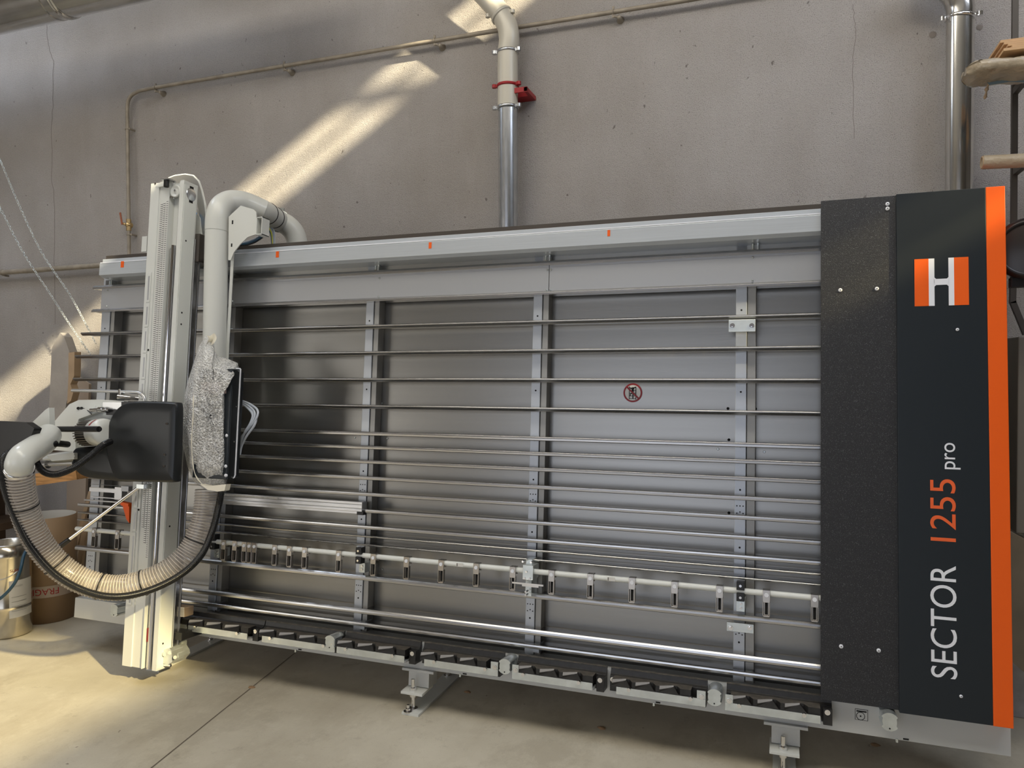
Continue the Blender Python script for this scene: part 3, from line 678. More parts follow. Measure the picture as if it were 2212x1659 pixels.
for x, y in ((339, 398), (375, 391), (379, 394), (372, 427), (376, 428), (413, 442), (421, 442)): SBp('cap_screw', MB().cyl(AT(x, y, OB-.01 if x < 400 else .2), AT(x, y, OB-.01 if x < 400 else .2)+NV*.012, .006, n=10), M_CHROME)
SBp('cable_wheel_slot', MB().g(BU1+.003, BU1+.0042, .235, .262, vTop-.11, vTop-.02), M_HOLE)
SBp('cable_wheel', MB().lathe(G(BU1+.0, .248, vTop-.065), U_, [(0, .006), (.03, .006), (.036, .003), (.036, 0)], 20), M_GALV)
SBp('rear_carriage_box', MB().poly([(412, 445), (432, 470), (440, 540), (432, 562), (420, 560), (412, 540)], .02, .16), M_PAINT, .002)
SBp('blue_lead', MB().tube(spline([AT(424, 460, .17), AT(419, 470, .19), AT(416, 482, .19)], 4), .005, 8), M_BLUE)
SBp('end_stop_plate', MB().px(307, 511, 316, 543, .19, .2), M_PAINT)
# carriage arm joining the beam to the machine top and bottom
SBp('top_carriage', MB().g(BU0+.03, BU1+.03, .075, .2, vb+.02, vt+.09), M_DARKTOP, .003)
SBp('bottom_carriage', MB().g(BU0+.05, BU1+.06, .05, .2, vs0+.02, vs0+.06), M_BLACK, .002)
m = MB()
m.poly([(346, 1408), (358, 1402), (366, 1400), (371, 1406), (372, 1430), (362, 1436), (346, 1432)], .18, .26)
m.poly([(366, 1398), (376, 1397), (385, 1412), (386, 1420), (374, 1434), (368, 1428)], .14, .22)
lt = SBp('bottom_latch', m, M_ZINC, .002)
for x, y, r in ((356, 1413, .012), (367, 1410, .010), (378, 1420, .009)): SBp('latch_hole', MB().cyl(AT(x, y, .262), AT(x, y, .2635), r, n=14), M_POSTD, 0, lt)
for x, y in ((349, 1436), (363, 1437)): SBp('latch_bolt', MB().cyl(AT(x-8, y-1, .25), AT(x+6, y+1, .25), .007), M_CHROME, 0, lt)
SBp('hinge_bracket', MB().poly([(364, 1372), (391, 1374), (392, 1380), (368, 1380)], .12, .18).poly([(379, 1376), (392, 1376), (391, 1410), (386, 1412), (385, 1384), (380, 1384)], .12, .16), M_ZINC, .001)
for x, y in ((389, 1378), (388, 1407), (366, 1390)): SBp('hinge_bolt', MB().cyl(AT(x, y, .15), AT(x, y, .19), .007), M_CHROME)
SBp('dust_brush', MB().px(370, 1310, 397, 1334, .10, .17), M_KRAFT, .003)
m = MB()
for k in range(14):
    y = 1312+k*1.5; m.tube([AT(384, y, .172), AT(398, y+.5, .176)], .0012, 5)
SBp('brush_bristles', m, M_TAPE)
SBp('thin_rod', MB().cyl(AT(381, 1340, .2), AT(382, 1290, .2), .003, n=8), M_BLACK)

# ------------------------------------------------------------------ saw head on the beam
SH = thing('saw_unit', AT(300, 1045, .42), 'black hooded saw unit with white motor mounted on the vertical guide beam', 'saw unit')
def ringset(pts, offs, cx, cy):   # offs: (off, scale)
    P = [Vector((*UV(x, y, .45), 0)) for x, y in pts]; c_ = Vector((*UV(cx, cy, .45), 0))
    P3 = []
    n_ = len(P)
    sm_ = []
    for i in range(n_):
        a_, b_, c2, d_ = P[i-1], P[i], P[(i+1) % n_], P[(i+2) % n_]
        for k in range(4):
            t = k/4; sm_.append(.5*((2*b_)+(c2-a_)*t+(2*a_-5*b_+4*c2-d_)*t*t+(3*b_-a_-3*c2+d_)*t*t*t))
    return [[G(c_.x+(p.x-c_.x)*s, o, c_.y+(p.y-c_.y)*s) for p in sm_] for o, s in offs]
main = [(292, 868), (340, 867), (384, 869), (393, 876), (393, 920), (391, 980), (388, 1030), (384, 1041), (340, 1041), (290, 1040), (262, 1036), (248, 1010), (240, 975), (240, 935), (248, 905), (265, 880)]
hd = MB().rings(ringset(main, [(.440, .985), (.445, 1.0), (.460, 1.0), (.472, .992), (.482, .972), (.487, .94), (.490, .7), (.491, .2)], 335, 955))
CV = link('hood', hd, M_HEAD, SH)
low = [(168, 968), (200, 964), (245, 962), (262, 985), (275, 1015), (285, 1040), (230, 1036), (190, 1030), (170, 1015), (163, 990)]
link('lower_guard', MB().rings(ringset(low, [(.36, 1.0), (.44, 1.0), (.465, .975), (.478, .92), (.482, .5)], 222, 1000)), M_HEAD, SH)
link('hood_mount', MB().g(BU0+.02, BU1-.02, OB, .445, UV(330, 1010, .4)[1], UV(330, 900, .4)[1]), M_BLACK, SH)
for x, y in ((360, 915), (355, 982), (354, 1007)): link('hood_screw', MB().cyl(AT(x, y, .47), AT(x, y, .496), .0055, n=12), M_CHROME, SH)
wh = [(96, 952), (103, 928), (128, 898), (150, 873), (170, 864), (215, 863), (268, 866), (268, 900), (250, 965), (170, 966), (166, 980), (155, 985), (150, 975), (110, 972)]
link('motor_mount', MB().poly(wh, .36, .385), M_WHITE, SH, .003)
link('mount_flange', MB().poly([(150, 985), (153, 900), (175, 885), (205, 876), (212, 890), (170, 905), (162, 930), (164, 985)], .385, .42), M_WHITE, SH, .003)
ma, mb_ = AT(184, 936, .46), AT(268, 930, .53); md = (mb_-ma).normalized()
mo = link('motor', MB().cyl(ma, ma+md*.13, .056, n=32), M_FIN, SH)
m = MB()
for k in range(30):
    an = 2*pi*k/30; a1 = md.orthogonal().normalized(); a2 = md.cross(a1); rd = a1*cos(an)+a2*sin(an); tn = md.cross(rd)
    m.ob(ma+md*.060+rd*.059, md*.058, tn*.0022, rd*.0085)
link('cooling_fins', m, M_FIN, mo)
link('motor_cap', MB().lathe(ma+md*.105, md, [(.0, 0), (.064, 0), (.069, .004), (.070, .055), (.068, .075), (.060, .086), (.03, .090), (0, .090)], 36), M_WHITE, mo)
rl = MB(); a1 = (-NV*-1).normalized(); cc = ma+md*.145
tv_ = (TV-md*TV.dot(md)).normalized(); nv_ = md.cross(tv_); nv_ = nv_ if nv_.dot(NV) > 0 else -nv_
vs_ = []
for k in range(9):
    an = radians(28+k*4.5); p_ = nv_*cos(an)+tv_*sin(an)
    vs_ += [cc-md*.006+md*.004*k*.3+p_*.0708, cc+md*.006+md*.004*k*.3+p_*.0708]
rl.add(vs_, [(2*k, 2*k+1, 2*k+3, 2*k+2) for k in range(8)], True)
link('motor_label', rl, M_RED, mo)
link('handle_bar', MB().tube([AT(108, 927, .56), AT(214, 927, .60)], .0145, 16).cyl(AT(214, 927, .585), AT(214, 927, .60), .013), M_BLACK, SH, 0)
link('handle_bracket', MB().poly([(98, 922), (112, 918), (116, 935), (106, 945), (98, 940)], .545, .56), M_BLACK, SH, .003)
m = MB(); m.px(222, 868, 262, 885, .385, .40); link('mount_plate', m, M_ALU, SH, .001)
link('hood_window', MB().poly([(262, 868), (290, 868), (270, 885), (262, 890)], .385, .43), M_BLACK, SH)
m = MB()
for x, y, r in ((208, 886, .012), (218, 885, .015), (226, 886, .013), (232, 886, .009), (200, 886, .010)): m.cyl(AT(x-4, y, .42), AT(x+4, y, .42), r, n=10)
link('fittings', m, M_CHROME, SH)
link('fitting_block', MB().px(230, 884, 268, 897, .38, .41), M_BLACK, SH)
link('sensor_lead', MB().tube(spline([AT(170, 882, .40), AT(180, 882, .41), AT(190, 887, .42), AT(198, 895, .43)], 5), .0022, 6), M_BLACK, SH)
for x in (169, 176): link('grommet', MB().cyl(AT(x, 882, .385), AT(x, 882, .392), .008), M_BLACK, SH)
for x, y in ((125, 940), (110, 941)): link('mount_bolt', MB().cyl(AT(x, y, .385), AT(x, y, .395), .007), M_CHROME, SH)
# left white housing and lower parts
link('side_housing', MB().poly([(70, 912), (98, 885), (106, 880), (108, 935), (104, 965), (95, 970), (80, 935)], .57, .60), M_WHITE, SH, .004)
link('lower_scoop', MB().grid(lambda s, t: AT(92+70*s, 980+16*t-6*sin(pi*s*.5)*(1-t)+4*(1-s), .45+.05*sin(pi*t)), 10, 6), M_PAINT, SH)
link('knob_shaft', MB().cyl(AT(100, 1003, .48), AT(160, 1000, .48), .012).cyl(AT(92, 1004, .48), AT(104, 1003, .48), .022), M_RAIL, SH)
link('spindle_cover', MB().poly([(100, 985), (160, 978), (160, 992), (112, 996)], .40, .50), M_PAINT, SH, .004)
# bent chrome handle tube and spring
link('bent_handle', MB().tube(spline([AT(156, 843.5, .40), AT(230, 845, .40), AT(290, 847.5, .40), AT(303, 850, .40), AT(311, 857, .40), AT(313, 870, .40)], 8), .0085, 12), M_ALU, SH)
link('lever_grip', MB().cyl(AT(254, 857, .42), AT(300, 861, .36), .0145, .010), M_CHROME, SH)
link('lever_clip', MB().cyl(AT(258, 842, .40), AT(259, 858, .42), .007), M_CHROME, SH)
# strut
link('gas_strut', MB().cyl(AT(301, 1052, .33), AT(146, 1168, .42), .0095, n=16), M_CHROME, SH)
link('strut_sleeve', MB().cyl(AT(150, 1165, .42), AT(112, 1193, .44), .0125, .016, n=16), M_BLACK, SH)
link('strut_joint', MB().px(295, 1046, 310, 1056, .30, .345), M_ZINC, SH)

# ------------------------------------------------------------------ clear suction hose with conduit
hose = even(spline([AT(449, 1058, .30), AT(447, 1090, .30), AT(438, 1135, .31), AT(415, 1185, .34), AT(375, 1227, .40), AT(315, 1257, .47), AT(250, 1270, .54), AT(190, 1259, .61), AT(137, 1231, .68), AT(93, 1186, .75), AT(63, 1130, .81), AT(47, 1075, .86), AT(41, 1020, .90), AT(41, 1010, .91)], 12), .006)
HS = thing('suction_hose', hose[len(hose)//2]-Vector((0, 0, .06)), 'clear ribbed suction hose hanging in a loop below the saw unit', 'hose')
RH = .0605
link('hose_wall', MB().tube(hose, RH, 28, cap=False), M_HOSE, HS)
def helix(path, r, pitch, n=20):
    out = []; L_ = 0; t_prev = None; a_ = None; fine = even(path, pitch/n)
    for i, p in enumerate(fine):
        d = (fine[min(i+1, len(fine)-1)]-fine[max(i-1, 0)]).normalized()
        if a_ is None: a_ = d.orthogonal().normalized()
        a_ = (a_-d*a_.dot(d)).normalized(); b_ = d.cross(a_); an = 2*pi*i/n
        out.append(p+(a_*cos(an)+b_*sin(an))*r)
    return out
link('wire_rib', MB().tube(helix(hose, RH+.0005, .0150), .0026, 6), M_RIB, HS)
def band(path, i, r, w_=.006):
    p = path[i]; d = (path[i+1]-path[i-1]).normalized(); m = MB(); m.lathe(p-d*w_/2, d, [(r, 0), (r+.002, 0), (r+.002, w_), (r, w_), (r, 0)], 32); return m
nH = len(hose)
for fr in (.17, .375, .505, .655, .87): link('cable_tie', band(hose, int(nH*fr), RH+.003), M_BLACK, HS)
pe = hose[-1]; dn = (hose[-1]-hose[-3]).normalized()
link('hose_cuff', MB().lathe(pe-dn*.03, dn, [(RH+.002, 0), (RH+.004, .004), (RH+.004, .028), (RH+.001, .032), (RH-.004, .032)], 36), M_CHROME, HS)
# conduit following the hose
cpts = [AT(478, 1062, .36), AT(472, 1095, .37), AT(459, 1145, .38), AT(434, 1200, .41), AT(388, 1243, .46), AT(320, 1276, .53), AT(250, 1289, .60), AT(185, 1277, .67), AT(120, 1241, .75), AT(68, 1183, .82), AT(35, 1120, .88), AT(13, 1065, .93), AT(4, 1015, .96), AT(12, 985, .95), AT(45, 968, .90), AT(85, 961, .80), AT(120, 959, .68)]
def corrugated(path, r, pitch, n=12):
    e = even(path, pitch/4); return MB().tube(e, [r*(1, .99, .86, .87)[i % 4] for i in range(len(e))], n)
tag(link('cable_conduit', corrugated(spline(cpts, 12), .0175, .0062), M_COND), 'long black corrugated cable conduit strapped along the outside of the clear hose', 'conduit')
cp2 = [AT(238, 954, .56), AT(222, 962, .62), AT(195, 985, .68), AT(160, 1010, .73), (AT(125, 1024, .76)), AT(98, 1021, .78), AT(80, 1002, .79), AT(79, 978, .78), AT(92, 964, .74), AT(118, 958, .62), AT(146, 960, .46)]
tag(link('cable_conduit', corrugated(spline(cp2, 10), .0165, .0062), M_COND), 'shorter black corrugated conduit curling in front of the saw hood to the motor', 'conduit')
# elbow the hose hangs from
ep = spline([pe+Vector((0, 0, 0)), AT(42, 1000, .92), AT(50, 985, .90), AT(72, 970, .82), AT(95, 955, .70), AT(105, 940, .62)], 8)
tag(link('duct_elbow', MB().tube(ep, .0585, 32), M_WHITE), 'white curved duct elbow at the upper end of the clear hose', 'duct elbow')
# dark cover beside the elbow
tag(link('dust_hood', MB().poly([(-30, 908), (55, 912), (74, 925), (66, 944), (42, 960), (16, 985), (-30, 1015)], .76, .80), M_BLACK, None, .012), 'black dust hood beside the white elbow behind the hose', 'dust hood')

# ------------------------------------------------------------------ vertical suction pipe
rp = .0615
PO = .17
pp = [AT(459, 1045, PO), AT(463, 800, PO), AT(467, 560, PO), AT(468.5, 500, PO)]
pbend = [AT(468.5, 500, PO), AT(470, 470, PO), AT(478, 448, PO-.02), AT(494, 437, PO-.06), AT(513, 436, PO-.10), AT(535, 441, PO-.15), AT(570, 456, PO-.22)]
PP = thing('suction_pipe', AT(459, 1045, PO), 'pale grey steel suction pipe rising beside the guide beam and bending back over the top', 'pipe')
link('riser', MB().tube([pp[0], pp[1], pp[2], pp[3]], rp, 36), M_PAINT, PP)
pb = spline(pbend, 8); link('pipe_bend', MB().tube(pb, rp+.001, 36), M_PAINT, PP)
d_end = (pb[-1]-pb[-3]).normalized()
p1 = pb[-1]; p2 = AT(604, 478, -.30)
link('cross_pipe', MB().tube([p1-d_end*.01, p1, p2], rp, 36), M_PAINT, PP)
p3 = spline([p2, AT(622, 488, -.33), AT(636, 505, -.36), AT(643, 535, -.38), AT(644, 600, -.40)], 8)
link('rear_elbow', MB().tube(p3, rp+.001, 36), M_PAINT, PP)
link('bend_seam', MB().tube([pp[3]+(U_*cos(2*pi*k/36)-NV*sin(2*pi*k/36))*(rp+.001) for k in range(36)], .0015, 6, closed=True), M_PAINT, PP)
def ring_at(p, d, r, rt, n=36):
    d = d.normalized(); a_ = d.orthogonal().normalized(); b_ = d.cross(a_)
    return [p+(a_*cos(2*pi*k/n)+b_*sin(2*pi*k/n))*r for k in range(n)]
dd = p2-p1
for t in (.22, .62): link('strap', MB().tube(ring_at(p1.lerp(p2, t), dd, rp+.001, 0), .0028, 6, closed=True), M_BLACK, PP)
link('pipe_clamp', MB().tube(ring_at(p2, dd, rp+.003, 0), .0045, 8, closed=True).tube(ring_at(p2-dd.normalized()*.012, dd, rp+.002, 0), .003, 8, closed=True).ob(p2+TV*(rp+.01)+U_*.01, U_*.018, NV*.006, TV*.008), M_ZINC, PP)
gp = [(494, 468), (520, 444), (547, 452), (553, 458), (555, 497), (553, 506), (535, 512), (518, 528), (505, 545), (498, 562), (493, 562)]
gs = link('gusset_plate', MB().poly(gp, PO-.003, PO+.003), M_PAINT, PP, .001)
link('gusset_slots', MB().px(501, 476, 503.5, 484, PO, PO+.0036).px(499, 526, 501.5, 533, PO, PO+.0036), M_HOLE, gs)
m = MB(); ca, cb = UV(554, 469, PO+.02), UV(565, 506, PO+.02)
for (a0, a1, b0, b1) in ((ca[0], ca[0]+.004, cb[1], ca[1]), (cb[0]-.004, cb[0], cb[1], ca[1]), (ca[0], cb[0], ca[1]-.004, ca[1]), (ca[0], cb[0], cb[1], cb[1]+.004)): m.g(a0, a1, PO-.04, PO+.02, b0, b1)
link('square_socket', m, M_PAINT, gs); link('socket_inside', MB().g(ca[0]+.004, cb[0]-.004, PO-.04, PO-.02, cb[1]+.004, ca[1]-.004), M_POSTD, gs)
fa, fb = UV(492, 545, PO), UV(490, 775, PO)
link('mounting_flange', MB().g(fa[0], fa[0]+.018, PO-.03, PO-.026, fb[1], fa[1]), M_PAINT, PP)
CB = thing('cable_bundle', AT(520, 525, -.12), 'bundle of grey, blue and yellow cables looping under the pipe to the beam', 'cables')
for dx, dy, mt_, r in ((0, 0, M_GCABLE, .005), (3, 3, M_BLUEH, .006), (-2, 4, M_GCABLE, .005), (2, 6, M_BLACK, .006)):
    link('cable', MB().tube(spline([AT(506+dx, 524+dy, -.05), AT(525+dx, 524+dy, -.1), AT(548+dx, 517+dy, -.15), AT(570+dx, 502+dy, -.2), AT(578+dx, 490+dy, -.22)], 8), r, 8), mt_, CB)
for dx, mt_ in ((0, M_YEL), (4, M_GCABLE), (7, M_GCABLE), (-3, M_BLUEH)):
    link('cable', MB().tube(spline([AT(562+dx*.5, 480-dx*.3, -.20), AT(575+dx, 486, -.2), AT(584+dx, 497, -.2), AT(588+dx*.7, 512, -.2), AT(590+dx*.4, 545, -.2)], 8), .004, 8), mt_, CB)

# ------------------------------------------------------------------ control box in bubble wrap
CO = .40
CBX = thing('control_box', AT(470, 1040, .35), 'black control box with white edge seal on the front of the suction pipe', 'control box')
a_, b_ = UV(428, 797, CO), UV(489.5, 1036, CO)
link('box_body', MB().g(a_[0], b_[0], .345, CO, b_[1], a_[1]), M_ANTH, CBX, .004)
a2, b2 = UV(489, 794, CO-.03), UV(497, 1036, CO-.03)
link('side_panel', MB().g(b_[0], b_[0]+.003, .35, CO-.004, b_[1]+.002, a_[1]-.002), M_HEAD, CBX, .001)
link('edge_seal', MB().tube([G(b_[0]+.005, .347, a_[1]+.004), G(b_[0]+.005, .347, b_[1]+.02), G(b_[0]+.004, .352, b_[1]+.008), G(b_[0]+.004, .36, b_[1]+.006)], .004, 8).tube([G(b_[0]+.005, .347, a_[1]+.004), G(b_[0]-.03, .36, a_[1]+.006), G(b_[0]-.09, .39, a_[1]+.006)], .004, 8), M_WTXT, CBX)
link('back_plate', MB().g(b_[0]-.05, b_[0]+.010, .325, .343, b_[1]+.01, a_[1]-.01), M_HEAD, CBX, .002)
m = MB(); link('label_sheet', MB().px(436, 825, 488, 850, CO, CO+.002), mat('printed_sheet', (.55, .42, .40), .6), CBX)
for x, y in ((491, 941), (489, 1007), (489, 1027)): link('box_stud', MB().lathe(AT(x, y, CO-.005), NV, [(.009, 0), (.009, .004), (.006, .009), (0, .011)], 14), M_WTXT, CBX)
for y, o in ((802, .362), (878, .364), (954, .368), (1031, .372)):
    pz = G(b_[0]+.004, o, UV(505, y, o)[1]); link('box_screw', MB().cyl(pz, pz+U_*.003, .004, n=10), M_CHROME, CBX)
# wrap
wp = [(452, 724), (462, 738), (463, 758), (472, 770), (492, 775), (513, 784), (516, 794), (494, 795), (491, 830), (491, 900), (490, 970), (489, 1030), (488, 1043), (486, 1056), (470, 1061), (440, 1056), (420, 1042), (406, 1012), (398, 975), (389, 945), (392, 900), (398, 860), (404, 828), (414, 797), (422, 770), (430, 748), (442, 728)]
WP = []
for i in range(len(wp)):
    a0, a1 = wp[i], wp[(i+1) % len(wp)]
    for k in range(4): WP.append((a0[0]+(a1[0]-a0[0])*k/4, a0[1]+(a1[1]-a0[1])*k/4))
rings_ = []
for j in range(13):
    s = 1-j/12*.97; t = j/12; rr = []
    for i, (x, y) in enumerate(WP):
        cxx, cyy = 455, 900
        o = .315+.105*(1-(1-min(t*3.2, 1))**2)
        nz = noise.noise(Vector((x*.05, y*.04, j*.5)))*.016+noise.noise(Vector((x*.13, y*.10, j*1.1+5)))*.008
        X_, Y_ = UV(cxx+(x-cxx)*s, cyy+(y-cyy)*s, o)
        rr.append(G(X_, o+(nz if j else 0), Y_))
    rings_.append(rr)
bw = MB().rings(rings_, True, False)
BW = tag(link('bubble_wrap', bw, M_BUB), 'clear bubble wrap taped around the control box', 'bubble wrap')
link('packing_tape', MB().poly([(432, 1046), (450, 1050), (488, 1046), (485, 1060), (470, 1062), (448, 1058)], .395, .43), M_TAPE, BW)
link('tape_tail', MB().grid(lambda s, t: AT(446+18*s+4*sin(t*4), 723+24*t+3*sin(s*5), .36+.015*sin(6*s+3*t)), 6, 6), M_TAPE, BW)
link('film_fold', MB().tube(spline([AT(418, 855, .43), AT(417, 900, .44), AT(414, 960, .44), AT(420, 1020, .43), AT(438, 1048, .42)], 6), [.0015+.002*sin(k*.7)**2 for k in range(25)], 8), M_TAPE, BW)
LP = thing('cable_loops', AT(530, 985, .2), 'light grey cables looping out of the right side of the control box', 'cables')
for k, (dx, dy) in enumerate(((0, 0), (-5, 4), (-9, 8), (-3, 14))):
    link('cable', MB().tube(spline([AT(518, 865+dy*.6, .27), AT(538+dx, 872+dy*.5, .27), AT(556+dx*1.2, 886+dy, .28), AT(553+dx*1.3, 905+dy, .29), AT(535+dx*.8, 928+dy, .28), AT(522, 945+dy*1.3, .27), AT(518, 960+dy*1.6, .27)], 8), .0058, 10), M_GCABLE, LP)

# ------------------------------------------------------------------ pipes and ducts on the wall
DY = WY-.13; rD = .056
D1 = thing('extraction_duct', YW(1095, 520, DY), 'galvanised vertical extraction duct with a red clamp behind the middle of the saw', 'duct')
dx_ = YW(1097, 240, DY).x
def dz(y): return YW(1097, y, DY).z
link('lower_duct', MB().cyl((dx_, DY, 1.9), (dx_, DY, dz(235)), rD-.002, n=40), M_GALV, D1)
link('upper_duct', MB().cyl((dx_, DY, dz(235)), (dx_, DY, dz(113)), rD+.001, n=40), M_PIPEL, D1)
top = Vector((dx_, DY, dz(113)))
el = spline([top, YW(1100, 85, DY), YW(1095, 55, DY), YW(1080, 28, DY), YW(1060, 5, DY-.01), YW(1030, -28, DY-.02), YW(990, -75, DY-.03)], 8)
link('duct_bend', MB().tube(el, rD+.002, 40), M_PIPEL, D1)
def clampring(p, d, r, mt_, parent, name='ring_clamp', ear=True):
    d = Vector(d).normalized(); m = MB(); m.lathe(Vector(p)-d*.008, d, [(r, 0), (r+.006, .002), (r+.006, .014), (r, .016)], 36)
    if ear:
        for s in (-1, 1):
            e_ = Vector(p)+U_*s*(r+.016)-Vector((0, .02, 0)); m.cyl(e_-Vector((0, 0, .009)), e_+Vector((0, 0, .009)), .013, n=12); m.ob(e_-U_*s*.01, U_*.012, Vector((0, .006, 0)), Vector((0, 0, .008)))
    return link(name, m, mt_, parent)
clampring((dx_, DY, dz(233)), (0, 0, 1), rD, M_GALV, D1); clampring((dx_, DY, dz(113)), (0, 0, 1), rD, M_GALV, D1)
clampring(YW(1083, 33, DY), el[26]-el[22], rD+.002, M_PIPEL, D1)
clampring((dx_, DY, dz(186)), (0, 0, 1), rD+.001, M_RED, D1, 'red_clamp')
zr = dz(202)
link('red_bracket', MB().box(dx_-.075, dx_+.11, DY+.045, WY-.001, zr-.012, zr+.012).box(dx_+.05, dx_+.125, DY-.03, DY-.02, zr-.014, zr+.014).box(dx_+.105, dx_+.125, DY-.03, WY-.001, zr-.012, zr+.012), M_RED, D1, .001)

D2 = thing('extraction_duct', YW(2066, 430, DY), 'shiny steel vertical extraction duct rising behind the orange-edged end panel', 'duct')
d2x = YW(2073, 240, DY).x; z2 = YW(2073, 42, DY).z
link('duct_length', MB().cyl((d2x, DY, 1.9), (d2x, DY, z2), .0575, n=40), M_GALVB, D2)
e2 = spline([Vector((d2x, DY, z2)), Vector((d2x-.002, DY, z2+.06)), Vector((d2x-.03, DY, z2+.13)), Vector((d2x-.09, DY, z2+.18)), Vector((d2x-.2, DY, z2+.22))], 8)
link('duct_bend', MB().tube(e2, .0585, 40), M_GALVB, D2)
clampring((d2x, DY, z2+.005), (.12, 0, 1), .0585, M_CHROME, D2)

# big horizontal duct in the upper left corner
BY = 3.55; q0 = YW(-60, -5, BY); zc = YW(0, 65, BY).z+.125
D3 = thing('round_duct', Vector((-5, BY, zc-.14)), 'large round galvanised duct crossing the upper corner above the air pipe', 'duct')
link('duct_length', MB().cyl((FX0, BY, zc), (YW(120, 20, BY).x, BY, zc), .135, n=48), M_GALVB, D3)
link('duct_length', MB().cyl((YW(120, 20, BY).x, BY, zc), (-2.45, BY, zc), .130, n=48), M_GALVB, D3)
xj = YW(140, 25, BY).x
link('joint_ring', MB().lathe((xj, BY, zc), (1, 0, 0), [(.13, -.02), (.139, -.015), (.139, -.008), (.134, 0), (.139, .008), (.139, .015), (.13, .02)], 48), M_GALVB, D3)

# air pipe
AY = WY-.045; ra = .0125
ap = [Vector((5.0, AY, YW(1480, 1, AY).z)), YW(1480, 1, AY), YW(1070, 66.5, AY), YW(600, 144.5, AY), YW(352, 186, AY)]
zz = lambda p: p
bend = spline([YW(352, 186, AY), YW(325, 191, AY), YW(300, 197, AY), YW(283, 207, AY), YW(276, 222, AY), YW(275, 245, AY)], 6)
low_ = [YW(275, 245, AY), YW(277, 400, AY), YW(279, 548, AY), YW(279.5, 700, AY)]
APT = thing('air_pipe', low_[-1], 'brownish painted compressed air pipe running up the wall and sloping across it', 'pipe')
xv = YW(276, 300, AY).x
link('pipe_run', MB().tube([ap[0], ap[1], ap[2], ap[3]]+bend[0:], ra, 16), M_PIPE, APT)
link('pipe_drop', MB().tube([bend[-1], low_[1], low_[2], low_[3]], ra, 16), M_PIPE, APT)
for x, y, vert in ((275.5, 279, 1), (336, 190, 0), (614, 143, 0), (939, 87.5, 0), (1325, 26, 0), (279, 486+21, 1)):
    p = YW(x, y, AY); m = MB()
    if vert: m.tube(ring_at(p, Vector((0, 0, 1)), ra+.002, 0, 16), .003, 6, closed=True); m.cyl(p+Vector((.02, .0, 0)), Vector((p.x+.02, WY-.001, p.z)), .007, n=10); m.box(p.x-.022, p.x+.026, p.y-.004, p.y+.004, p.z-.006, p.z+.006)
    else:
        m.tube(ring_at(p, Vector((1, 0, 0)), ra+.002, 0, 16), .003, 6, closed=True); m.box(p.x-.006, p.x+.006, p.y-.004, p.y+.004, p.z-.03, p.z+.03)
        c_ = p+Vector((.03, .01, -.03)); m.tube([p+Vector((0, 0, -.018)), p+Vector((.012, .004, -.026)), c_], .006, 8); m.lathe(Vector((c_.x, c_.y-.01, c_.z)), (0, 1, 0), [(0, 0), (.010, 0), (.013, .02), (.022, WY-c_.y+.009)], 16)
    link('pipe_clip', m, M_PIPE, APT)
pv = YW(278, 486, AY-.0)
vl_ = link('ball_valve', MB().cyl(pv-Vector((0, 0, .04)), pv+Vector((0, 0, .04)), .017, n=8).lathe(pv, (0, -1, 0), [(.02, -.02), (.022, 0), (.012, .02), (0, .022)], 16).cyl(pv, pv+Vector((-.04, -.02, .01)), .009, n=10), M_BRASS, APT)
link('valve_lever', MB().bar(pv+Vector((-.028, -.03, .0)), pv+Vector((-.045, -.03, .085)), .014, .004, (0, 1, 0)), mat('rusty_lever', (.3, .1, .05), .6), vl_)
P2 = thing('wall_pipe', YW(0, 592, AY), 'thicker brown pipe running level along the wall behind the left end of the saw', 'pipe')
link('pipe_run', MB().tube([Vector((FX0, AY, YW(0, 589, AY).z)), YW(0, 589, AY), YW(260, 570, AY)], .019, 16), M_PIPE, P2)
p = YW(6, 589, AY); link('pipe_clip', MB().tube(ring_at(p, Vector((1, 0, 0)), .021, 0, 16), .004, 6, closed=True).cyl(p+Vector((0, .01, -.02)), Vector((p.x, WY-.001, p.z-.02)), .008), M_PIPE, P2)
m = MB()
for x, y, r in ((2015, 75, .012), (2116, 59, .010)): c_ = YW(x, y, WY-.001); m.lathe(c_, (0, -1, 0), [(0, .0015), (r, .0015), (r*1.4, 0)], 10)
o_ = link('trim_4', m, M_CRK); o_['kind'] = 'structure'

# chains hanging from the roof beside the saw
def chain(pts, label, n_px, mt_):
    path = even(spline(pts, 8), .024); m = MB()
    for i in range(len(path)-1):
        c_ = (path[i]+path[i+1])/2; d = (path[i+1]-path[i]).normalized(); s_ = d.cross(Vector((0, 1, 0))).normalized(); 
        if i % 2: s_ = d.cross(s_)
        m.tube([c_+d*(.0175*cos(2*pi*k/12))+s_*(.0065*sin(2*pi*k/12)) for k in range(12)], .0019, 5, closed=True)
    return tag(link('chain', m, mt_), label, 'chain', 'chains slanting down beside the saw')
CY = 3.93
chain([YW(-560, -760, CY), YW(-300, -250, CY), YW(-25, 300, CY), YW(0, 345, CY), YW(40, 440, CY), YW(90, 545, CY), YW(148, 632, CY), YW(180, 690, CY), YW(207, 742, CY)], 'long slanting steel chain, the one meeting the saw end higher up', 0, M_ZINC)
chain([YW(-560, -640, CY), YW(-300, -140, CY), YW(-25, 405, CY), YW(0, 448, CY), YW(50, 545, CY), YW(115, 645, CY), YW(150, 700, CY), YW(195, 765, CY)], 'long slanting steel chain, the lower of the two beside the saw end', 0, M_ZINC)

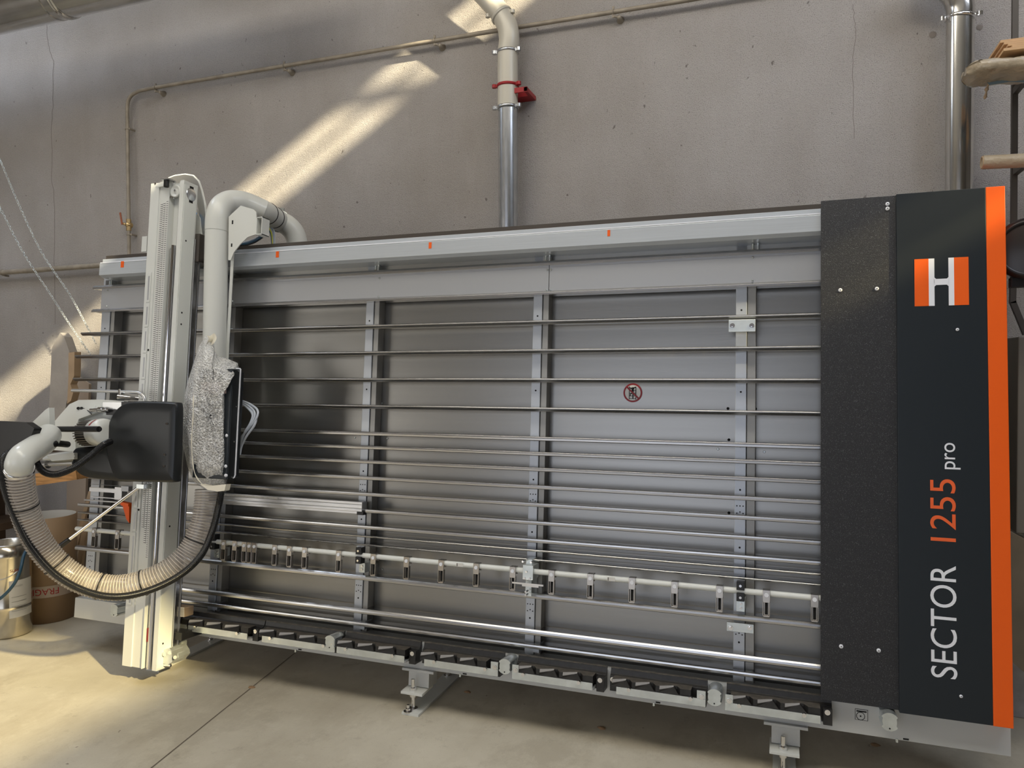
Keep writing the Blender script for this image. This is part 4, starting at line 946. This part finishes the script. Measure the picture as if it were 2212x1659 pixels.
# ------------------------------------------------------------------ things at the left end
# wrapped board hanging edge-on beside the saw, with its kraft paper edge
WB = thing('wrapped_board', YW(130, 950, 3.75), 'grey felt-wrapped board standing on end with torn kraft paper along one edge', 'board')
def wq(pts, y0, y1): return MB().prism([YW(x, y, y0) for x, y in pts], [YW(x, y, y0)+Vector((0, y1-y0, 0)) for x, y in pts])
link('wrapped_face', wq([(112, 752), (130, 718), (139, 728), (150, 760), (149, 850), (143, 872), (139, 900), (120, 960), (104, 960), (106, 880), (110, 800)], 3.70, 3.76), mat('grey_felt', (.36, .33, .30), .9, 0, bump=.4, bscale=60, var=.15), WB, .004)
link('kraft_edge', wq([(148, 762), (161, 760), (160, 812), (152, 830), (158, 848), (153, 866), (145, 872), (146, 850), (148, 810)], 3.69, 3.74), M_KRAFT, WB, .002)
tag(link('leaning_board', wq([(148, 800), (192, 830), (176, 1345), (140, 1340)], 4.02, 4.04), mat('pale_hardboard', (.40, .32, .25), .8)), 'pale hardboard sheet leaning on the wall behind the saw unit', 'board')
# timber block under the conduit
tag(link('timber_block', MB().prism([YW(x, y, 3.2) for x, y in ((70, 1024), (163, 1012), (166, 1036), (72, 1050))], [YW(x, y, 3.2)+Vector((0, .1, 0)) for x, y in ((70, 1024), (163, 1012), (166, 1036), (72, 1050))]), M_WOOD, None, .004), 'rough knotty timber beam end jutting out below the saw unit', 'timber')
# shelf upright and dark rack that carries the timber
rk = MB()
tx = YW(100, 1050, 3.25)
rk.box(-6.2, -4.62, 3.3, 3.85, 1.10, 1.16); rk.box(-6.2, -5.05, 3.3, 3.85, .55, .60)
rk.box(-5.42, -5.34, 3.3, 3.38, 0, 1.1); rk.box(-5.42, -5.34, 3.77, 3.85, 0, 1.1)
tag(link('storage_rack', rk, mat('dark_rack_wood', (.10, .065, .04), .8), None, .004), 'dark wooden storage rack behind the hose and the steel pail', 'rack')
# fibre drum
fd0 = FL(105, 1296); fd0 = Vector((fd0.x, fd0.y, 0))
def zat(px, py, y): return YW(px, py, y).z
yd = 3.62; xd = YW(98, 1290, yd).x; rdm = (YW(146, 1200, yd).x-YW(60, 1200, yd).x)/2*.95; hd_ = zat(110, 1112, yd)
FD = thing('fibre_drum', (xd+.03, yd, 0), 'tall brown fibre drum with white inside standing behind the clear hose', 'drum')
cD = Vector((xd+.03, yd, 0))
link('drum_body', MB().lathe(cD, (0, 0, 1), [(0, .002), (rdm*.97, .002), (rdm*.97, hd_*.5), (rdm, hd_), (rdm-.006, hd_)], 44), M_DRUM, FD)
link('drum_lining', MB().lathe(cD, (0, 0, 1), [(rdm-.006, hd_), (rdm-.01, hd_*.3), (0, hd_*.3)], 44), M_LABEL, FD)
m = MB(); z0_ = .25*hd_; vs_ = []
for k in range(45): an = 2*pi*k/44; vs_ += [cD+Vector((cos(an)*(rdm*.985), sin(an)*rdm*.985, z0_)), cD+Vector((cos(an)*rdm*.985, sin(an)*rdm*.985, z0_+.075))]
m.add(vs_, [(2*k, 2*k+1, 2*k+3, 2*k+2) for k in range(44)], True)
link('drum_tape', m, mat('pale_tape', (.42, .34, .27), .5), FD)
def wraptext(body, centre, r, z, h, a0, mt_, name, parent, flip=False, width=None):
    cu_ = bpy.data.curves.new('t', 'FONT'); cu_.body = body; cu_.size = 1; ob = bpy.data.objects.new('t', cu_); COL.objects.link(ob)
    me = bpy.data.meshes.new_from_object(ob.evaluated_get(bpy.context.evaluated_depsgraph_get())); bpy.data.objects.remove(ob)
    hh = max(v.co.y for v in me.vertices); xm = max(v.co.x for v in me.vertices); s = h/hh; m = MB(); vs = []
    for v in me.vertices:
        x = (v.co.x-xm/2)*s; y = v.co.y*s
        if flip: x, y = -x, h-y
        an = a0+x/r; vs.append(centre+Vector((cos(an)*r, sin(an)*r, z+y)))
    m.add(vs, [tuple(p_.vertices) for p_ in me.polygons]); bpy.data.meshes.remove(me)
    return link(name, m, mt_, parent)
aim = math.atan2(EYE.y-yd, EYE.x-cD.x)
wraptext('FRAGILE', cD, rdm*.992, z0_+.018, .04, aim-.25, M_RED, 'tape_lettering', FD, flip=True)
# steel pail
ypl = 3.30; xp = YW(18, 1240, ypl).x; rpl = .125; hp_ = zat(20, 1172, ypl)
PL = thing('steel_pail', (xp, ypl, 0), 'dented shiny steel pail with paper label on the floor beside the drum', 'pail')
cP = Vector((xp, ypl, 0))
link('pail_body', MB().lathe(cP, (0, 0, 1), [(0, .004), (rpl*.96, .004), (rpl, .015), (rpl, hp_*.3), (rpl+.004, hp_*.32), (rpl, hp_*.34), (rpl, hp_*.86), (rpl+.005, hp_*.88), (rpl, hp_*.90), (rpl, hp_), (rpl-.004, hp_), (rpl-.006, hp_*.4)], 44), M_TIN, PL)
link('pail_rim', MB().tube([cP+Vector((cos(2*pi*k/40)*rpl, sin(2*pi*k/40)*rpl, hp_)) for k in range(40)], .004, 8, closed=True), M_GALV, PL)
link('pail_handle', MB().tube(spline([cP+Vector((rpl*cos(a_), rpl*sin(a_), hp_*.82-.10*sin(t*pi))) *1 for a_, t in ((aim-1.5, 0), (aim-1.0, .25), (aim-.4, .5), (aim+.3, .75), (aim+1.1, 1))], 6), .003, 6), M_GALV, PL)
m = MB(); vs_ = []
for k in range(13): an = aim+.05+k*.1; vs_ += [cP+Vector((cos(an)*(rpl+.001), sin(an)*(rpl+.001), hp_*.22)), cP+Vector((cos(an)*(rpl+.001), sin(an)*(rpl+.001), hp_*.62))]
m.add(vs_, [(2*k, 2*k+1, 2*k+3, 2*k+2) for k in range(12)], True); link('pail_label', m, M_LABEL, PL)
m = MB(); vs_ = []
for j in range(4):
    b0_ = hp_*(.29+.05*j); base_ = len(vs_)
    for k in range(8): an = aim+.15+k*.1; vs_ += [cP+Vector((cos(an)*(rpl+.0016), sin(an)*(rpl+.0016), b0_)), cP+Vector((cos(an)*(rpl+.0016), sin(an)*(rpl+.0016), b0_+.003))]
m.add(vs_, [(16*j+2*k, 16*j+2*k+1, 16*j+2*k+3, 16*j+2*k+2) for j in range(4) for k in range(7)], True); link('label_lines', m, M_POSTD, PL)
wraptext('SLAVI', cP, rpl+.0012, hp_*.715, .016, aim+.32, M_RED, 'pail_lettering', PL)
wraptext('TUPAGEN', cP, rpl+.0022, hp_*.55, .009, aim+.42, M_POSTD, 'label_heading', PL)
# leaning battens
def batten(x0, y0, x1, y1, Y0, Y1, w_, lab):
    a_ = YW(x0, y0, Y0); b_ = YW(x1, y1, Y1); a_.z = max(a_.z, .004)
    tag(link('batten', MB().bar(a_, b_, w_, .018, (0, 1, 0)), M_KRAFT, None, .001), lab, 'batten')
batten(131, 1302, 197, 1062, 3.84, 4.03, .035, 'thin brown batten leaning beside the drum, tallest of the leaning strips')
batten(160, 1305, 188, 1120, 3.80, 3.98, .05, 'wide brown board strip leaning at the foot of the saw end')
for (x, y, s, lab) in ((60, 1296, .022, 'small square wood offcut lying beside the drum'), (95, 1306, .012, 'tiny flat wood scrap on the floor in front of the drum')):
    p = FL(x, y); tag(link('wood_scrap', MB().ob(p+Vector((0, 0, s*.8)), Vector((s, .3*s, 0)), Vector((-.3*s, s, 0)), Vector((0, 0, s*.8))), M_WOOD, None, .001), lab, 'wood scrap')
for (x, y, lab) in ((543, 1485, 'tiny clump of wood dust on the floor near the concrete joint'), (1010, 1495, 'clump of wood dust beside the floor bar of the middle foot'), (1300, 1573, 'clump of wood dust between the two front feet'),
    (1890, 1609, 'clump of wood dust under the right end of the sill'), (2040, 1600, 'small clump of wood dust under the sill below the dark end panel'), (250, 1305, 'little clump of wood dust behind the sill end by the blue hose')):
    p = FL(x, y, 0); m = MB()
    m.rings([[p+Vector((cos(a_)*r*(.7+.5*random.random())*1.4, sin(a_)*r*(.7+.5*random.random()), h)) for a_ in [2*pi*k/9 for k in range(9)]] for r, h in ((.016, .0005), (.012, .004), (.005, .006))])
    tag(link('dust_clump', m, M_DIRT), lab, 'dust', 'clumps of dust on the floor')
# blue air hoses
tag(link('air_hose', MB().tube(spline([FL(-60, 1325, .011), FL(0, 1334, .011), FL(40, 1338, .011), FL(90, 1338, .011), FL(140, 1331, .011), FL(175, 1320, .011), FL(230, 1312, .011)], 8), .010, 12), M_BLUEH), 'dark blue air hose lying along the floor to the sill end', 'hose')
tag(link('air_hose', MB().tube(spline([YW(-10, 1300, 3.1), YW(10, 1285, 3.1), YW(30, 1262, 3.1), YW(43, 1235, 3.12), YW(50, 1205, 3.16), YW(56, 1190, 3.2)], 8), .009, 12), M_BLUEH), 'dark blue air hose hanging in front of the steel pail', 'hose')

# ------------------------------------------------------------------ things at the right edge
RY = 3.75
PU = thing('rack_upright', YW(2190, 600, RY), 'dark steel rack upright with a bent foot behind the end panel', 'rack upright')
link('upright', MB().bar(YW(2193, -60, RY), YW(2189, 600, RY), .022, .022, (0, 1, 0)), M_UPR, PU)
link('bent_foot', MB().bar(YW(2189, 598, RY), YW(2187, 655, RY), .022, .022, (0, 1, 0)).bar(YW(2187, 652, RY), YW(2216, 722, RY), .022, .022, (0, 1, 0)), M_UPR, PU)
def slab(name, x0, ytop, ybot, y0, y1, mt_, lab, cat, grp=None, xr=.55, taper=0, bev=.001):
    a_ = YW(x0, ytop, y0); b_ = YW(x0, ybot, y0)
    m = MB(); m.box8([(a_.x+taper, y0, b_.z), (a_.x+xr, y0, b_.z), (a_.x+xr, y1, b_.z), (a_.x+taper-.0, y1, b_.z), (a_.x, y0, a_.z), (a_.x+xr, y0, a_.z), (a_.x+xr, y1, a_.z), (a_.x, y1, a_.z)])
    return tag(link(name, m, mt_, None, bev), lab, cat, grp)
z_top = YW(2180, 84, 3.5).z
for k in range(5):
    x0 = YW(2172, 110, 3.38).x+(.010*((k*3) % 4)); z_ = YW(2172, 122, 3.38).z+k*.0125
    tag(link('plywood_sheet', MB().box(x0-.02, x0+.6, 3.32+.012*k, 3.70, z_, z_+.0105), M_PLY, None, .0008), ['bottom plywood sheet of the stack on the wrapped bundle', 'plywood sheet second from the bottom of the stack', 'middle plywood sheet of the stack of five', 'plywood sheet just below the topmost one', 'topmost plywood sheet of the stack on the rack'][k], 'plywood', 'plywood sheets on the rack')
wb = [YW(2082, 160, 3.42), YW(2090, 160, 3.42), YW(2140, 156, 3.42), YW(2300, 146, 3.42)]
def bundle():
    m = MB(); rings = []
    for i in range(26):
        t = i/25; p = wb[0].lerp(wb[3], t); hw = .028*min(1, .5+t*9)*(1-.1*sin(t*20)); hy = .10*min(1, .5+t*6)
        n_ = 20; rg = []
        for k in range(n_):
            an = 2*pi*k/n_; c1, s1 = cos(an), sin(an)
            sx = (abs(c1)**.5)*(1 if c1 > 0 else -1); sz = (abs(s1)**.6)*(1 if s1 > 0 else -1)
            nz = noise.noise(Vector((i*.5, k*.7, 3)))*.009*(1.8 if i < 7 else .6)
            rg.append(p+Vector((0, sx*hy+nz, sz*hw+nz)))
        rings.append(rg)
    m.rings(rings); return m
WBU = tag(link('wrapped_bundle', bundle(), M_KRAFTL), 'long bundle of boards wrapped in clear film lying on the rack', 'bundle')
tag(link('blue_bag', MB().poly([(0, 0)], 0, 0) if 0 else MB().rings([[YW(x, y, 3.5+dy) for x, y in ((2128, 172), (2150, 166), (2215, 158), (2290, 158), (2290, 178), (2215, 178), (2180, 177), (2150, 182), (2137, 184))] for dy in (-.05, .02, .1)]), mat('blue_grey_sheet', (.14, .19, .22), .5, bump=.5, bscale=20)), 'blue-grey plastic sheet tucked under the film-wrapped bundle', 'plastic sheet')
tag(link('twine', MB().tube(spline([YW(2138, 178, 3.46), YW(2132, 190, 3.46), YW(2130, 202, 3.46), YW(2127, 214, 3.46)], 5), [.006, .007, .005, .004, .004, .006, .008, .007, .004, .003, .004, .005, .006, .007, .004, .003], 6), M_KRAFT), 'frayed brown twine dangling from the blue-grey sheet', 'twine')
PT = tag(link('paper_tube', MB().tube([YW(2122, 351, 3.5), YW(2330, 341, 3.5)], .0275, 24), M_KRAFTL), 'brown paper-wrapped tube lying level on the rack beside the upright', 'tube')
link('tube_end', MB().tube(ring_at(YW(2122, 351, 3.499), U_, .022, 0, 20), .004, 6, closed=True), M_KRAFT, PT)
# bracket arms of the rack behind
for (y_, lab) in ((190, 'steel rack arm carrying the wrapped bundle'), (364, 'steel rack arm carrying the paper tube')):
    z_ = YW(2192, y_, RY).z; xa = YW(2192, y_, RY).x
    link('support_arm', MB().box(xa-.01, xa+.012, 3.40, RY+.01, z_-.03, z_-.002), M_UPR, PU, .001)
# round black lamp
cL = YW(2225, 536, 3.45); dL = (EYE-cL).normalized(); dL = Vector((-.15, -1, .05)).normalized()
LM = thing('round_lamp', cL, 'round black lamp housing behind the orange strip of the end panel', 'lamp')
link('lamp_shell', MB().lathe(cL, dL, [(0, -.05), (.10, -.05), (.122, -.02), (.122, .0), (.108, .012), (.100, .012), (.098, .004)], 48), M_BLACK, LM)
link('lamp_glass', MB().lathe(cL, dL, [(.098, .004), (.06, .010), (0, .012)], 48), mat('smoked_glass', (.03, .027, .024), .3), LM)
link('lamp_bracket', MB().ob(cL+Vector((-.03, .03, -.13)), U_*.03, Vector((0, .02, 0)), Vector((0, 0, .02))), M_BLACK, LM, .003)
# grey cabinet and boards right of the end panel
xa = YW(2195, 900, 3.7).x
tag(link('grey_cabinet', MB().box(xa, xa+.7, 3.68, 4.05, YW(2195, 1150, 3.7).z, YW(2195, 728, 3.7).z), mat('olive_grey_paint', (.20, .185, .155), .6), None, .004), 'olive grey cabinet standing on boards just beyond the orange strip', 'cabinet')
xb_ = YW(2186, 1200, 3.66).x
tag(link('stone_slab', MB().prism([YW(x, y, 3.64) for x, y in ((2180, 1150), (2187, 1150), (2260, 1190), (2260, 1485), (2210, 1450), (2180, 1425))], [YW(x, y, 3.64)+Vector((0, .1, 0)) for x, y in ((2180, 1150), (2187, 1150), (2260, 1190), (2260, 1485), (2210, 1450), (2180, 1425))]), mat('brown_board', (.20, .165, .115), .7, var=.15), None, .003), 'brown board standing under the cabinet beyond the orange strip', 'board')
yq = FL(2205, 1548).y-.02; zq = YW(2190, 1425, yq).z
tag(link('plinth_block', MB().box(YW(2170, 1500, yq).x, YW(2170, 1500, yq).x+.9, yq, WY-.005, 0, zq), mat('rough_plinth', (.34, .32, .31), .9, var=.2, vscale=10, bump=.4, bscale=40), None, .006), 'rough grey plinth block on the floor beyond the sill end', 'plinth')
